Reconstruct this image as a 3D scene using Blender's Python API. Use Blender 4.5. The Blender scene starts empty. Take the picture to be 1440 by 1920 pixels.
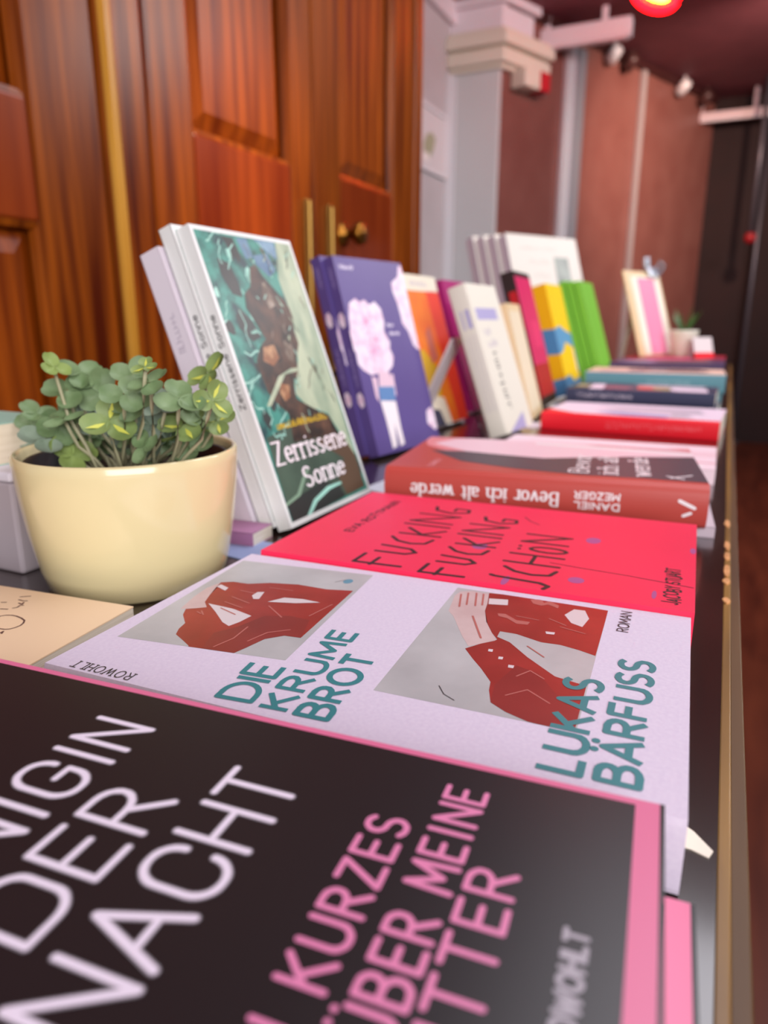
import bpy, bmesh, math, random
from mathutils import Vector, Matrix
from mathutils.geometry import delaunay_2d_cdt
random.seed(11)
PI = math.pi
scn = bpy.context.scene
COL = scn.collection
R = math.radians

# ------------------------------------------------------------------ camera
cam_d = bpy.data.cameras.new('camera')
cam = bpy.data.objects.new('camera', cam_d); COL.objects.link(cam)
pitch, yaw = R(15.1), R(25.2)
cy, sy = math.cos(yaw), math.sin(yaw)
right = Vector((cy, sy, 0))
fwd = Vector((-sy*math.cos(pitch), cy*math.cos(pitch), -math.sin(pitch)))
up = right.cross(fwd)
cm = Matrix((right, up, -fwd)).transposed().to_4x4()
cm.translation = Vector((0, 0, 0.136))
cam.matrix_world = cm
cam_d.sensor_fit = 'VERTICAL'; cam_d.sensor_height = 34.6; cam_d.sensor_width = 25.95
cam_d.lens = 24.0
cam_d.clip_start = 0.01; cam_d.clip_end = 60
cam_d.dof.use_dof = True
cam_d.dof.focus_distance = 0.25
cam_d.dof.aperture_fstop = 8.5
scn.camera = cam

# ------------------------------------------------------------------ world, lights, exposure
world = bpy.data.worlds.new('world'); scn.world = world
world.use_nodes = True
bg = world.node_tree.nodes['Background']
bg.inputs[0].default_value = (0.82, 0.74, 0.76, 1); bg.inputs[1].default_value = 0.24
vs = scn.view_settings
vs.view_transform = 'Standard'; vs.look = 'None'; vs.gamma = 1.0; vs.use_curve_mapping = False
vs.exposure = 0.0

def lamp(name, kind, loc, target, energy, color, **kw):
    d = bpy.data.lights.new(name, kind); o = bpy.data.objects.new(name, d); COL.objects.link(o)
    d.energy = energy; d.color = color
    o.location = loc
    o.rotation_euler = (Vector(target) - Vector(loc)).to_track_quat('-Z', 'Y').to_euler()
    for k, v in kw.items(): setattr(d, k, v)
    return o
# shop window behind and to the right of the photographer
lamp('window_light', 'AREA', (1.7, -1.6, 0.95), (-0.2, 0.8, 0.0), 98, (1.0, 0.965, 0.985), shape='RECTANGLE', size=2.4, size_y=1.5)
# ceiling panel above the counter
lamp('ceiling_panel_light', 'AREA', (0.25, 1.25, 1.66), (0.25, 1.25, 0), 29, (0.95, 0.93, 1.0), shape='RECTANGLE', size=0.9, size_y=1.5)
lamp('far_fill_light', 'AREA', (1.35, 3.2, 1.66), (0.6, 3.6, 0.6), 85, (1.0, 0.95, 0.96), shape='RECTANGLE', size=0.9, size_y=0.9)  # unseen fill added to brighten the far walls
# warm spots on the cabinet and on the far wall
lamp('cabinet_spot', 'SPOT', (0.55, 1.55, 1.6), (-0.7, 0.99, 0.345), 230, (1.0, 0.72, 0.52), spot_size=R(15), spot_blend=0.9, shadow_soft_size=0.05)
lamp('wall_spot', 'SPOT', (0.45, 4.1, 1.55), (-0.56, 5.55, 0.98), 200, (1.0, 0.70, 0.54), spot_size=R(85), spot_blend=1.0, shadow_soft_size=0.05)

# ------------------------------------------------------------------ helpers
def lin(h):
    h = h.lstrip('#'); o = []
    for i in (0, 2, 4):
        c = int(h[i:i+2], 16)/255
        o.append(c/12.92 if c <= 0.04045 else ((c+0.055)/1.055)**2.4)
    return (o[0], o[1], o[2], 1)
_m = {}
def mat(name, hexc, rough=0.5, metal=0.0, coat=0.0, trans=0.0, ior=1.45, emit=None, estr=0, var=None, vscale=40, stretch=(1,1,1), bump=0, spec=0.5, lo=0.3, hi=0.7):
    """principled material; var = second colour mixed in by object-space noise"""
    if name in _m: return _m[name]
    m = bpy.data.materials.new(name); m.use_nodes = True
    nt = m.node_tree; b = nt.nodes['Principled BSDF']
    b.inputs['Base Color'].default_value = lin(hexc)
    b.inputs['Roughness'].default_value = rough
    b.inputs['Metallic'].default_value = metal
    b.inputs['Coat Weight'].default_value = coat
    b.inputs['Coat Roughness'].default_value = 0.12
    b.inputs['Transmission Weight'].default_value = trans
    b.inputs['IOR'].default_value = ior
    b.inputs['Specular IOR Level'].default_value = spec
    if emit:
        b.inputs['Emission Color'].default_value = lin(emit); b.inputs['Emission Strength'].default_value = estr
    if var or bump:
        tc = nt.nodes.new('ShaderNodeTexCoord'); mp = nt.nodes.new('ShaderNodeMapping')
        mp.inputs['Scale'].default_value = stretch
        nz = nt.nodes.new('ShaderNodeTexNoise'); nz.inputs['Scale'].default_value = vscale; nz.inputs['Detail'].default_value = 5
        nt.links.new(tc.outputs['Object'], mp.inputs[0]); nt.links.new(mp.outputs[0], nz.inputs['Vector'])
        if var:
            rp = nt.nodes.new('ShaderNodeValToRGB')
            rp.color_ramp.elements[0].position = lo; rp.color_ramp.elements[0].color = lin(hexc)
            rp.color_ramp.elements[1].position = hi; rp.color_ramp.elements[1].color = lin(var)
            nt.links.new(nz.outputs['Fac'], rp.inputs[0]); nt.links.new(rp.outputs[0], b.inputs['Base Color'])
        if bump:
            bp = nt.nodes.new('ShaderNodeBump'); bp.inputs['Strength'].default_value = bump; bp.inputs['Distance'].default_value = 0.001
            nt.links.new(nz.outputs['Fac'], bp.inputs['Height']); nt.links.new(bp.outputs[0], b.inputs['Normal'])
    _m[name] = m
    return m

class MB:
    """collects geometry with material slots, then links it as ONE mesh object"""
    def __init__(s): s.v = []; s.f = []; s.mi = []; s.mats = []
    def slot(s, m):
        if m not in s.mats: s.mats.append(m)
        return s.mats.index(m)
    def face(s, pts, m):
        k = len(s.v); s.v += [tuple(p) for p in pts]; s.f.append(tuple(range(k, k+len(pts)))); s.mi.append(s.slot(m))
    def mesh(s, verts, faces, m):
        k = len(s.v); s.v += [tuple(p) for p in verts]; i = s.slot(m)
        for f in faces: s.f.append(tuple(k+q for q in f)); s.mi.append(i)
    def box(s, x0, x1, y0, y1, z0, z1, m):
        V = [(x0,y0,z0),(x1,y0,z0),(x1,y1,z0),(x0,y1,z0),(x0,y0,z1),(x1,y0,z1),(x1,y1,z1),(x0,y1,z1)]
        s.mesh(V, [(3,2,1,0),(4,5,6,7),(0,1,5,4),(1,2,6,5),(2,3,7,6),(3,0,4,7)], m)
    def prism(s, pts, z0, z1, m):
        n = len(pts); V = [(x,y,z0) for x,y in pts] + [(x,y,z1) for x,y in pts]
        s.mesh(V, [tuple(range(n-1,-1,-1)), tuple(range(n,2*n))] + [(i,(i+1)%n,n+(i+1)%n,n+i) for i in range(n)], m)
    def lathe(s, prof, m, n=48, c=(0,0,0), cap0=False, cap1=False):
        V = []; F = []
        for r, z in prof:
            for i in range(n):
                a = 2*PI*i/n; V.append((c[0]+r*math.cos(a), c[1]+r*math.sin(a), c[2]+z))
        for k in range(len(prof)-1):
            for i in range(n):
                j = (i+1) % n; F.append((k*n+i, k*n+j, (k+1)*n+j, (k+1)*n+i))
        if cap0: F.append(tuple(range(n-1,-1,-1)))
        if cap1: F.append(tuple(range((len(prof)-1)*n, len(prof)*n)))
        s.mesh(V, F, m)
    def tube(s, path, r, m, n=10, closed=False, taper=1.0):
        P = [Vector(p) for p in path]; N = len(P); V = []; F = []
        for i, p in enumerate(P):
            a = P[(i-1) % N] if closed or i > 0 else P[i]; b = P[(i+1) % N] if closed or i < N-1 else P[i]
            t = (b-a).normalized(); h = Vector((0,0,1)) if abs(t.z) < .9 else Vector((1,0,0))
            x = t.cross(h).normalized(); y = t.cross(x).normalized()
            rr = r*(1+(taper-1)*i/max(1,N-1))
            for k in range(n):
                q = 2*PI*k/n; V.append(tuple(p + rr*(math.cos(q)*x + math.sin(q)*y)))
        for i in range(N if closed else N-1):
            j = (i+1) % N
            for k in range(n): F.append((i*n+k, i*n+(k+1)%n, j*n+(k+1)%n, j*n+k))
        if not closed: F.append(tuple(range(n-1,-1,-1))); F.append(tuple(range((N-1)*n, N*n)))
        s.mesh(V, F, m)
    def build(s, name, parent=None, smooth=False, bevel=0, loc=None):
        me = bpy.data.meshes.new(name); me.from_pydata(s.v, [], s.f)
        for m in s.mats: me.materials.append(m)
        me.polygons.foreach_set('material_index', s.mi)
        if smooth: me.polygons.foreach_set('use_smooth', [True]*len(me.polygons))
        me.update()
        o = bpy.data.objects.new(name, me); COL.objects.link(o)
        if parent: o.parent = parent
        if loc: o.location = loc
        if bevel:
            b = o.modifiers.new('bevel', 'BEVEL'); b.width = bevel; b.segments = 2; b.limit_method = 'ANGLE'
        return o
def smooth_by_angle(o, ang=40):
    me = o.data
    bm = bmesh.new(); bm.from_mesh(me)
    for f in bm.faces: f.smooth = True
    for e in bm.edges:
        if len(e.link_faces) == 2 and e.calc_face_angle(0) > R(ang): e.smooth = False
    bm.to_mesh(me); bm.free()
def thing(name, label, cat, mw=None, group=None):
    o = bpy.data.objects.new(name, None); COL.objects.link(o); o.empty_display_size = 0.02
    if mw is not None: o.matrix_world = mw
    o['label'] = label; o['category'] = cat
    if group: o['group'] = group
    return o
def tag(o, label, cat, group=None):
    o['label'] = label; o['category'] = cat
    if group: o['group'] = group
    return o
def struct(o): o['kind'] = 'structure'; return o
def dup(root, mw, label, group=None, name=None):
    r = root.copy(); COL.objects.link(r); r.matrix_world = mw; r['label'] = label
    if group: r['group'] = group
    for ch in list(root.children):
        c = ch.copy(); COL.objects.link(c); c.parent = r
        for g in ch.children:
            d = g.copy(); COL.objects.link(d); d.parent = c
    return r

# ------------------------------------------------------------------ lettering: stroke glyphs swept with a nib
def arc(cx, cy, rx, ry, a0, a1, n=9):
    return [(cx+rx*math.cos(R(a0+(a1-a0)*i/n)), cy+ry*math.sin(R(a0+(a1-a0)*i/n))) for i in range(n+1)]
G = {
 'A': (.72, [[(0,0),(.36,1),(.72,0)],[(.13,.34),(.59,.34)]]),
 'B': (.58, [[(0,.53),(0,1),(.28,1)]+arc(.28,.765,.24,.235,90,-90)+[(0,.53),(0,0),(.3,0)]+arc(.3,.265,.28,.265,-90,90)]),
 'C': (.68, [arc(.38,.5,.38,.5,48,312,14)]),
 'D': (.68, [[(0,0),(0,1),(.25,1)]+arc(.25,.5,.43,.5,90,-90,12)+[(0,0)]]),
 'E': (.5, [[(.5,1),(0,1),(0,0),(.5,0)],[(0,.52),(.44,.52)]]),
 'F': (.5, [[(.5,1),(0,1),(0,0)],[(0,.52),(.44,.52)]]),
 'G': (.72, [arc(.38,.5,.38,.5,48,318,14)+[(.70,.30),(.70,.47),(.40,.47)]]),
 'H': (.62, [[(0,0),(0,1)],[(.62,0),(.62,1)],[(0,.52),(.62,.52)]]),
 'I': (.06, [[(.03,0),(.03,1)]]),
 'J': (.4, [[(.4,1),(.4,.25)]+arc(.18,.22,.22,.22,0,-150)]),
 'K': (.6, [[(0,0),(0,1)],[(.55,1),(.03,.46)],[(.18,.6),(.6,0)]]),
 'L': (.48, [[(0,1),(0,0),(.48,0)]]),
 'M': (.82, [[(0,0),(.06,1),(.41,.25),(.76,1),(.82,0)]]),
 'N': (.66, [[(0,0),(0,1),(.66,0),(.66,1)]]),
 'O': (.8, [arc(.4,.5,.4,.5,90,450,20)]),
 'P': (.54, [[(0,0),(0,1),(.26,1)]+arc(.26,.74,.27,.26,90,-90)+[(0,.48)]]),
 'R': (.58, [[(0,0),(0,1),(.26,1)]+arc(.26,.74,.27,.26,90,-90)+[(0,.48)],[(.26,.48),(.58,0)]]),
 'S': (.54, [arc(.27,.75,.25,.25,35,270,10)+arc(.27,.25,.27,.25,90,-145,10)]),
 'T': (.6, [[(0,1),(.6,1)],[(.3,1),(.3,0)]]),
 'U': (.62, [[(0,1),(0,.3)]+arc(.31,.3,.31,.3,180,360,10)+[(.62,1)]]),
 'V': (.68, [[(0,1),(.34,0),(.68,1)]]),
 'W': (.95, [[(0,1),(.24,0),(.475,.85),(.71,0),(.95,1)]]),
 'X': (.6, [[(0,0),(.6,1)],[(0,1),(.6,0)]]),
 'Y': (.62, [[(0,1),(.31,.48),(.62,1)],[(.31,.48),(.31,0)]]),
 'Z': (.56, [[(.03,1),(.56,1),(0,0),(.56,0)]]),
 'a': (.44, [arc(.21,.5,.2,.16,150,0,8)+[(.41,.06),(.46,0)], [(.41,.38)]+arc(.2,.17,.2,.17,80,300,9)+[(.41,.16)]]),
 'b': (.5, [[(0,1),(0,0)], arc(.25,.33,.25,.33,180,540,14)]),
 'c': (.42, [arc(.25,.33,.25,.33,45,315,12)]),
 'd': (.5, [[(.5,1),(.5,0)], arc(.25,.33,.25,.33,0,360,14)]),
 'e': (.48, [[(.02,.36),(.48,.36)]+arc(.25,.33,.24,.33,8,315,14)]),
 'h': (.46, [[(0,0),(0,1)],[(0,.42)]+arc(.23,.42,.23,.24,180,0,8)+[(.46,0)]]),
 'i': (.06, [[(.03,0),(.03,.66)],[(.03,.9),(.03,.92)]]),
 'l': (.06, [[(.03,0),(.03,1)]]),
 'n': (.46, [[(0,0),(0,.66)],[(0,.42)]+arc(.23,.42,.23,.24,180,0,8)+[(.46,0)]]),
 'o': (.5, [arc(.25,.33,.25,.33,90,450,14)]),
 'r': (.3, [[(0,0),(0,.66)],[(0,.4)]+arc(.2,.42,.2,.22,180,50,6)]),
 's': (.38, [arc(.19,.49,.17,.16,40,270,8)+arc(.19,.165,.19,.165,90,-145,8)]),
 't': (.34, [[(.12,.9),(.12,.12)]+arc(.24,.12,.12,.12,180,290,5),[(0,.64),(.32,.64)]]),
 'u': (.46, [[(0,.66),(0,.24)]+arc(.23,.24,.23,.24,180,360,8),[(.46,.66),(.46,0)]]),
 'v': (.46, [[(0,.66),(.23,0),(.46,.66)]]),
 'w': (.72, [[(0,.66),(.18,0),(.36,.6),(.54,0),(.72,.66)]]),
 'm': (.74, [[(0,0),(0,.66)],[(0,.45)]+arc(.185,.45,.185,.21,180,0,6)+[(.37,0)],[(.37,.45)]+arc(.555,.45,.185,.21,180,0,6)+[(.74,0)]]),
 'k': (.44, [[(0,0),(0,1)],[(.42,.66),(.02,.28)],[(.14,.4),(.44,0)]]),
 'g': (.5, [arc(.25,.33,.25,.33,0,360,14),[(.5,.66),(.5,-.1)]+arc(.25,-.1,.25,.2,0,-150,6)]),
 ' ': (.3, []),
}
for a, b in (('Ä','A'),('Ö','O'),('Ü','U')):
    w, s = G[b]; G[a] = (w, s + [[(w/2-.16,1.2),(w/2-.15,1.2)],[(w/2+.15,1.2),(w/2+.16,1.2)]])
def hull(P):
    P = sorted(set(P))
    def half(Q):
        h = []
        for p in Q:
            while len(h) > 1 and (h[-1][0]-h[-2][0])*(p[1]-h[-2][1])-(h[-1][1]-h[-2][1])*(p[0]-h[-2][0]) <= 0: h.pop()
            h.append(p)
        return h
    a = half(P); b = half(P[::-1]); return a[:-1]+b[:-1]
def sweep(strokes, nx, ny, butt=False, nn=8):
    """polygons of strokes drawn with an elliptical nib (half widths nx, ny)"""
    nib = [(nx*math.cos(2*PI*(i+.5)/nn), ny*math.sin(2*PI*(i+.5)/nn)) for i in range(nn)]
    out = []
    for s in strokes:
        for i in range(len(s)-1):
            a, b = s[i], s[i+1]
            if butt and math.hypot(b[0]-a[0], b[1]-a[1]) > nx:
                dx, dy = b[0]-a[0], b[1]-a[1]; L = math.hypot(dx, dy) or 1e-9; px, py = -dy/L*nx, dx/L*nx
                out.append([(a[0]+px,a[1]+py),(a[0]-px,a[1]-py),(b[0]-px,b[1]-py),(b[0]+px,b[1]+py)])
                if 0 < i: out.append([(a[0]+p,a[1]+q) for p, q in nib])
                elif i == 0 and s[0] == s[-1]: out.append([(a[0]+p,a[1]+q) for p, q in nib])
            else:
                out.append(hull([(a[0]+p*(1.15 if butt else 1),a[1]+q*(1.15 if butt else 1)) for p,q in nib]+[(b[0]+p,b[1]+q) for p,q in nib]))
    return out
def letters(text, x, y, h, w=None, gap=.17, jit=0, slant=0, glyphs=None, serif=0, rot=0):
    """strokes of a line of text, baseline start (x, y), cap height h, fitted to width w"""
    g = dict(G)
    if glyphs: g.update(glyphs)
    rnd = random.Random(text); tot = 0
    for c in text: tot += g[c][0]+gap
    tot -= gap
    sx = (w/tot) if w else h
    out = []; cx = 0
    for c in text:
        gw, st = g[c]; jy = rnd.uniform(-jit, jit); js = 1+rnd.uniform(-jit, jit)
        st = list(st)
        if serif:
            ex = []
            for s in st:
                for e, o in ((s[0], s[1] if len(s) > 1 else s[0]), (s[-1], s[-2] if len(s) > 1 else s[-1])):
                    if abs(e[0]-o[0]) < .3*abs(e[1]-o[1])+1e-6 and (abs(e[1]) < .02 or abs(e[1]-1) < .02 or abs(e[1]-.66) < .02):
                        ex.append([(e[0]-serif, e[1]), (e[0]+serif, e[1])])
            st += ex
        for s in st:
            out.append([(x+(cx+p[0]+slant*p[1])*sx, y+(p[1]*js+jy)*h) for p in s])
        cx += gw+gap
    if rot:
        c_, s_ = math.cos(R(rot)), math.sin(R(rot))
        out = [[(x+(p[0]-x)*c_-(p[1]-y)*s_, y+(p[0]-x)*s_+(p[1]-y)*c_) for p in s] for s in out]
    return out

def scribble(seed, x, y, h, w):
    """unreadably small print: a run of short upright and cross strokes"""
    rnd = random.Random(seed); out = []; cx = x
    while cx < x+w-.3*h:
        a = h*rnd.choice((.66,.66,1.0)); k = h*rnd.uniform(.3,.5); t = rnd.random()
        out.append([(cx,y),(cx,y+a)])
        if t < .4: out.append([(cx,y+a),(cx+k,y+a*.9),(cx+k,y)])
        elif t < .7: out.append([(cx,y+a*.5),(cx+k,y+a*.5)])
        else: out.append([(cx,y),(cx+k,y)])
        cx += k+h*.24
    return out
# ------------------------------------------------------------------ books
MM = 0.001
PAPER = mat('book_pages', '#e9e2d3', .8, var='#cfc5b4', vscale=30, stretch=(1,1,60))
def fine(strokes, d):
    """strokes with no step longer than d"""
    out = []
    for s in strokes:
        q = [s[0]]
        for a, b in zip(s, s[1:]):
            n = max(1, math.ceil(math.hypot(b[0]-a[0], b[1]-a[1])/d))
            q += [(a[0]+(b[0]-a[0])*i/n, a[1]+(b[1]-a[1])*i/n) for i in range(1, n+1)]
        out.append(q)
    return out
def clip_to(poly, quad):
    """part of a polygon inside a convex counter-clockwise quad"""
    for k in range(len(quad)):
        a, b = quad[k], quad[(k+1) % len(quad)]; out = []
        f = lambda p: (b[0]-a[0])*(p[1]-a[1])-(b[1]-a[1])*(p[0]-a[0])
        for i in range(len(poly)):
            p, q = poly[i], poly[(i+1) % len(poly)]; fp, fq = f(p), f(q)
            if fp >= 0: out.append(p)
            if fp*fq < 0: t = fp/(fp-fq); out.append((p[0]+t*(q[0]-p[0]), p[1]+t*(q[1]-p[1])))
        poly = out
        if len(poly) < 3: return None
    return poly
def merged(polys):
    """overlapping pen strokes joined into one flat sheet of triangles"""
    vs, fs = [], []
    for p in polys:
        ar = sum(p[i][0]*p[(i+1)%len(p)][1]-p[(i+1)%len(p)][0]*p[i][1] for i in range(len(p)))
        if abs(ar) < 1e-6: continue
        if ar < 0: p = p[::-1]
        fs.append(list(range(len(vs), len(vs)+len(p)))); vs += [Vector((a, b)) for a, b in p]
    if not fs: return []
    r = delaunay_2d_cdt(vs, [], fs, 1, 1e-4)
    out = []
    for f, src in zip(r[2], r[5]):
        if not src: continue
        q = [(r[0][i].x, r[0][i].y) for i in f]
        ar = sum(q[i][0]*q[(i+1)%len(q)][1]-q[(i+1)%len(q)][0]*q[i][1] for i in range(len(q)))
        out.append(q if ar > 0 else q[::-1])
    return out
class Book:
    """cover with printed front and spine, plus page block. local axes: x spine->fore edge, y foot->head, z back->front (mm)"""
    def __init__(s, W, H, T, cover, spine=None, back=None, hard=False, bulge=0.0, pages=PAPER):
        s.W, s.H, s.T, s.bulge = W, H, T, bulge
        s.c = c = 2.0 if hard else 0.5
        s.ov = ov = 2.5 if hard else 0.0
        s.mb = MB(); s.pages = pages
        sp = spine or cover; bk = back or cover
        mb = s.mb
        b = lambda x0,x1,y0,y1,z0,z1,m: mb.box(x0*MM,x1*MM,y0*MM,y1*MM,z0*MM,z1*MM,m)
        b(0, W, 0, H, T-c, T, cover)
        b(0, W, 0, H, 0, c, bk)
        n = 12 if bulge else 1
        prof = [(-s.sx(T*i/n), T*i/n) for i in range(n+1)]
        inn = [(c*1.2, T-c*1.01), (c*1.2, c*1.01)]
        pts = prof + inn
        k = len(pts); V = [(x*MM, 0, z*MM) for x, z in pts] + [(x*MM, H*MM, z*MM) for x, z in pts]
        F = [(i, (i+1)%k, k+(i+1)%k, k+i) for i in range(k)] + [tuple(range(k-1,-1,-1)), tuple(range(k, 2*k))]
        mb.mesh(V, F, sp)
    def sx(s, z):
        if not s.bulge: return 0.0
        q = (z-s.T/2)/(s.T/2); return s.bulge*math.sqrt(max(0, 1-q*q))
    def front(s, polys, m, layer=1):
        z = (s.T + .04*layer)*MM
        for p in merged(polys): s.mb.face([(a*MM, b*MM, z) for a, b in p], m)
    def rect(s, x0, x1, y0, y1, m, layer=1): s.front([[(x0,y0),(x1,y0),(x1,y1),(x0,y1)]], m, layer)
    def on_spine(s, polys, m, layer=1):
        for p in merged(polys):
            q = []
            for a, b in p:
                z = s.T/2 - b; q.append(((-s.sx(z)-.06*layer)*MM, a*MM, z*MM))
            s.mb.face(q, m)
    def build(s, label, mw, cat='book', group=None, name='book'):
        t = thing(name, label, cat, mw, group)
        s.mb.build('cover', t)
        p = MB(); c = s.c
        p.box(c*1.3*MM, (s.W-max(s.ov,.2))*MM, max(s.ov,.2)*MM, (s.H-max(s.ov,.2))*MM, c*1.02*MM, (s.T-c*1.02)*MM, s.pages)
        p.build('page_block', t)
        return t
def clip(poly, x0, x1, y0, y1):
    for ax, lim, sgn in ((0,x0,1),(0,x1,-1),(1,y0,1),(1,y1,-1)):
        out = []; n = len(poly)
        for i in range(n):
            a, b = poly[i], poly[(i+1) % n]; ia = (a[ax]-lim)*sgn >= 0; ib = (b[ax]-lim)*sgn >= 0
            if ia: out.append(a)
            if ia != ib:
                t = (lim-a[ax])/(b[ax]-a[ax]); out.append((a[0]+t*(b[0]-a[0]), a[1]+t*(b[1]-a[1])))
        poly = out
        if not poly: return None
    return poly
def frame_of(o, u, v):
    u = Vector(u).normalized(); v = Vector(v).normalized(); n = u.cross(v)
    m = Matrix((u, v, n)).transposed().to_4x4(); m.translation = Vector(o); return m
def lying(x, y, z, rot):
    """book lying face up, head towards -x, spine towards the viewer; (x, y) = right near corner, rot in degrees"""
    a = R(rot); v = Vector((-math.cos(a), -math.sin(a), 0)); u = Vector((v.y, -v.x, 0))
    return frame_of((x, y, z), u, v)
def leaning(x, y, z, psi, th, T, k=0, gap=.4, dz=0, dy=0):
    """book leaning back towards -x; (x, y, z) = foot of the front cover at the spine; k = place behind the first"""
    p, t = R(psi), R(th)
    b = Vector((math.sin(p), math.cos(p), 0)); h = Vector((b.y, -b.x, 0))
    u = -math.sin(t)*h + Vector((0,0,math.cos(t))); n = b.cross(u)
    o = Vector((x, y, z)) - n*T*MM - h*(k*(T+gap)*MM/math.cos(t)) + Vector((0,0,dz)) + b*dy
    return frame_of(o, b, u)

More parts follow.
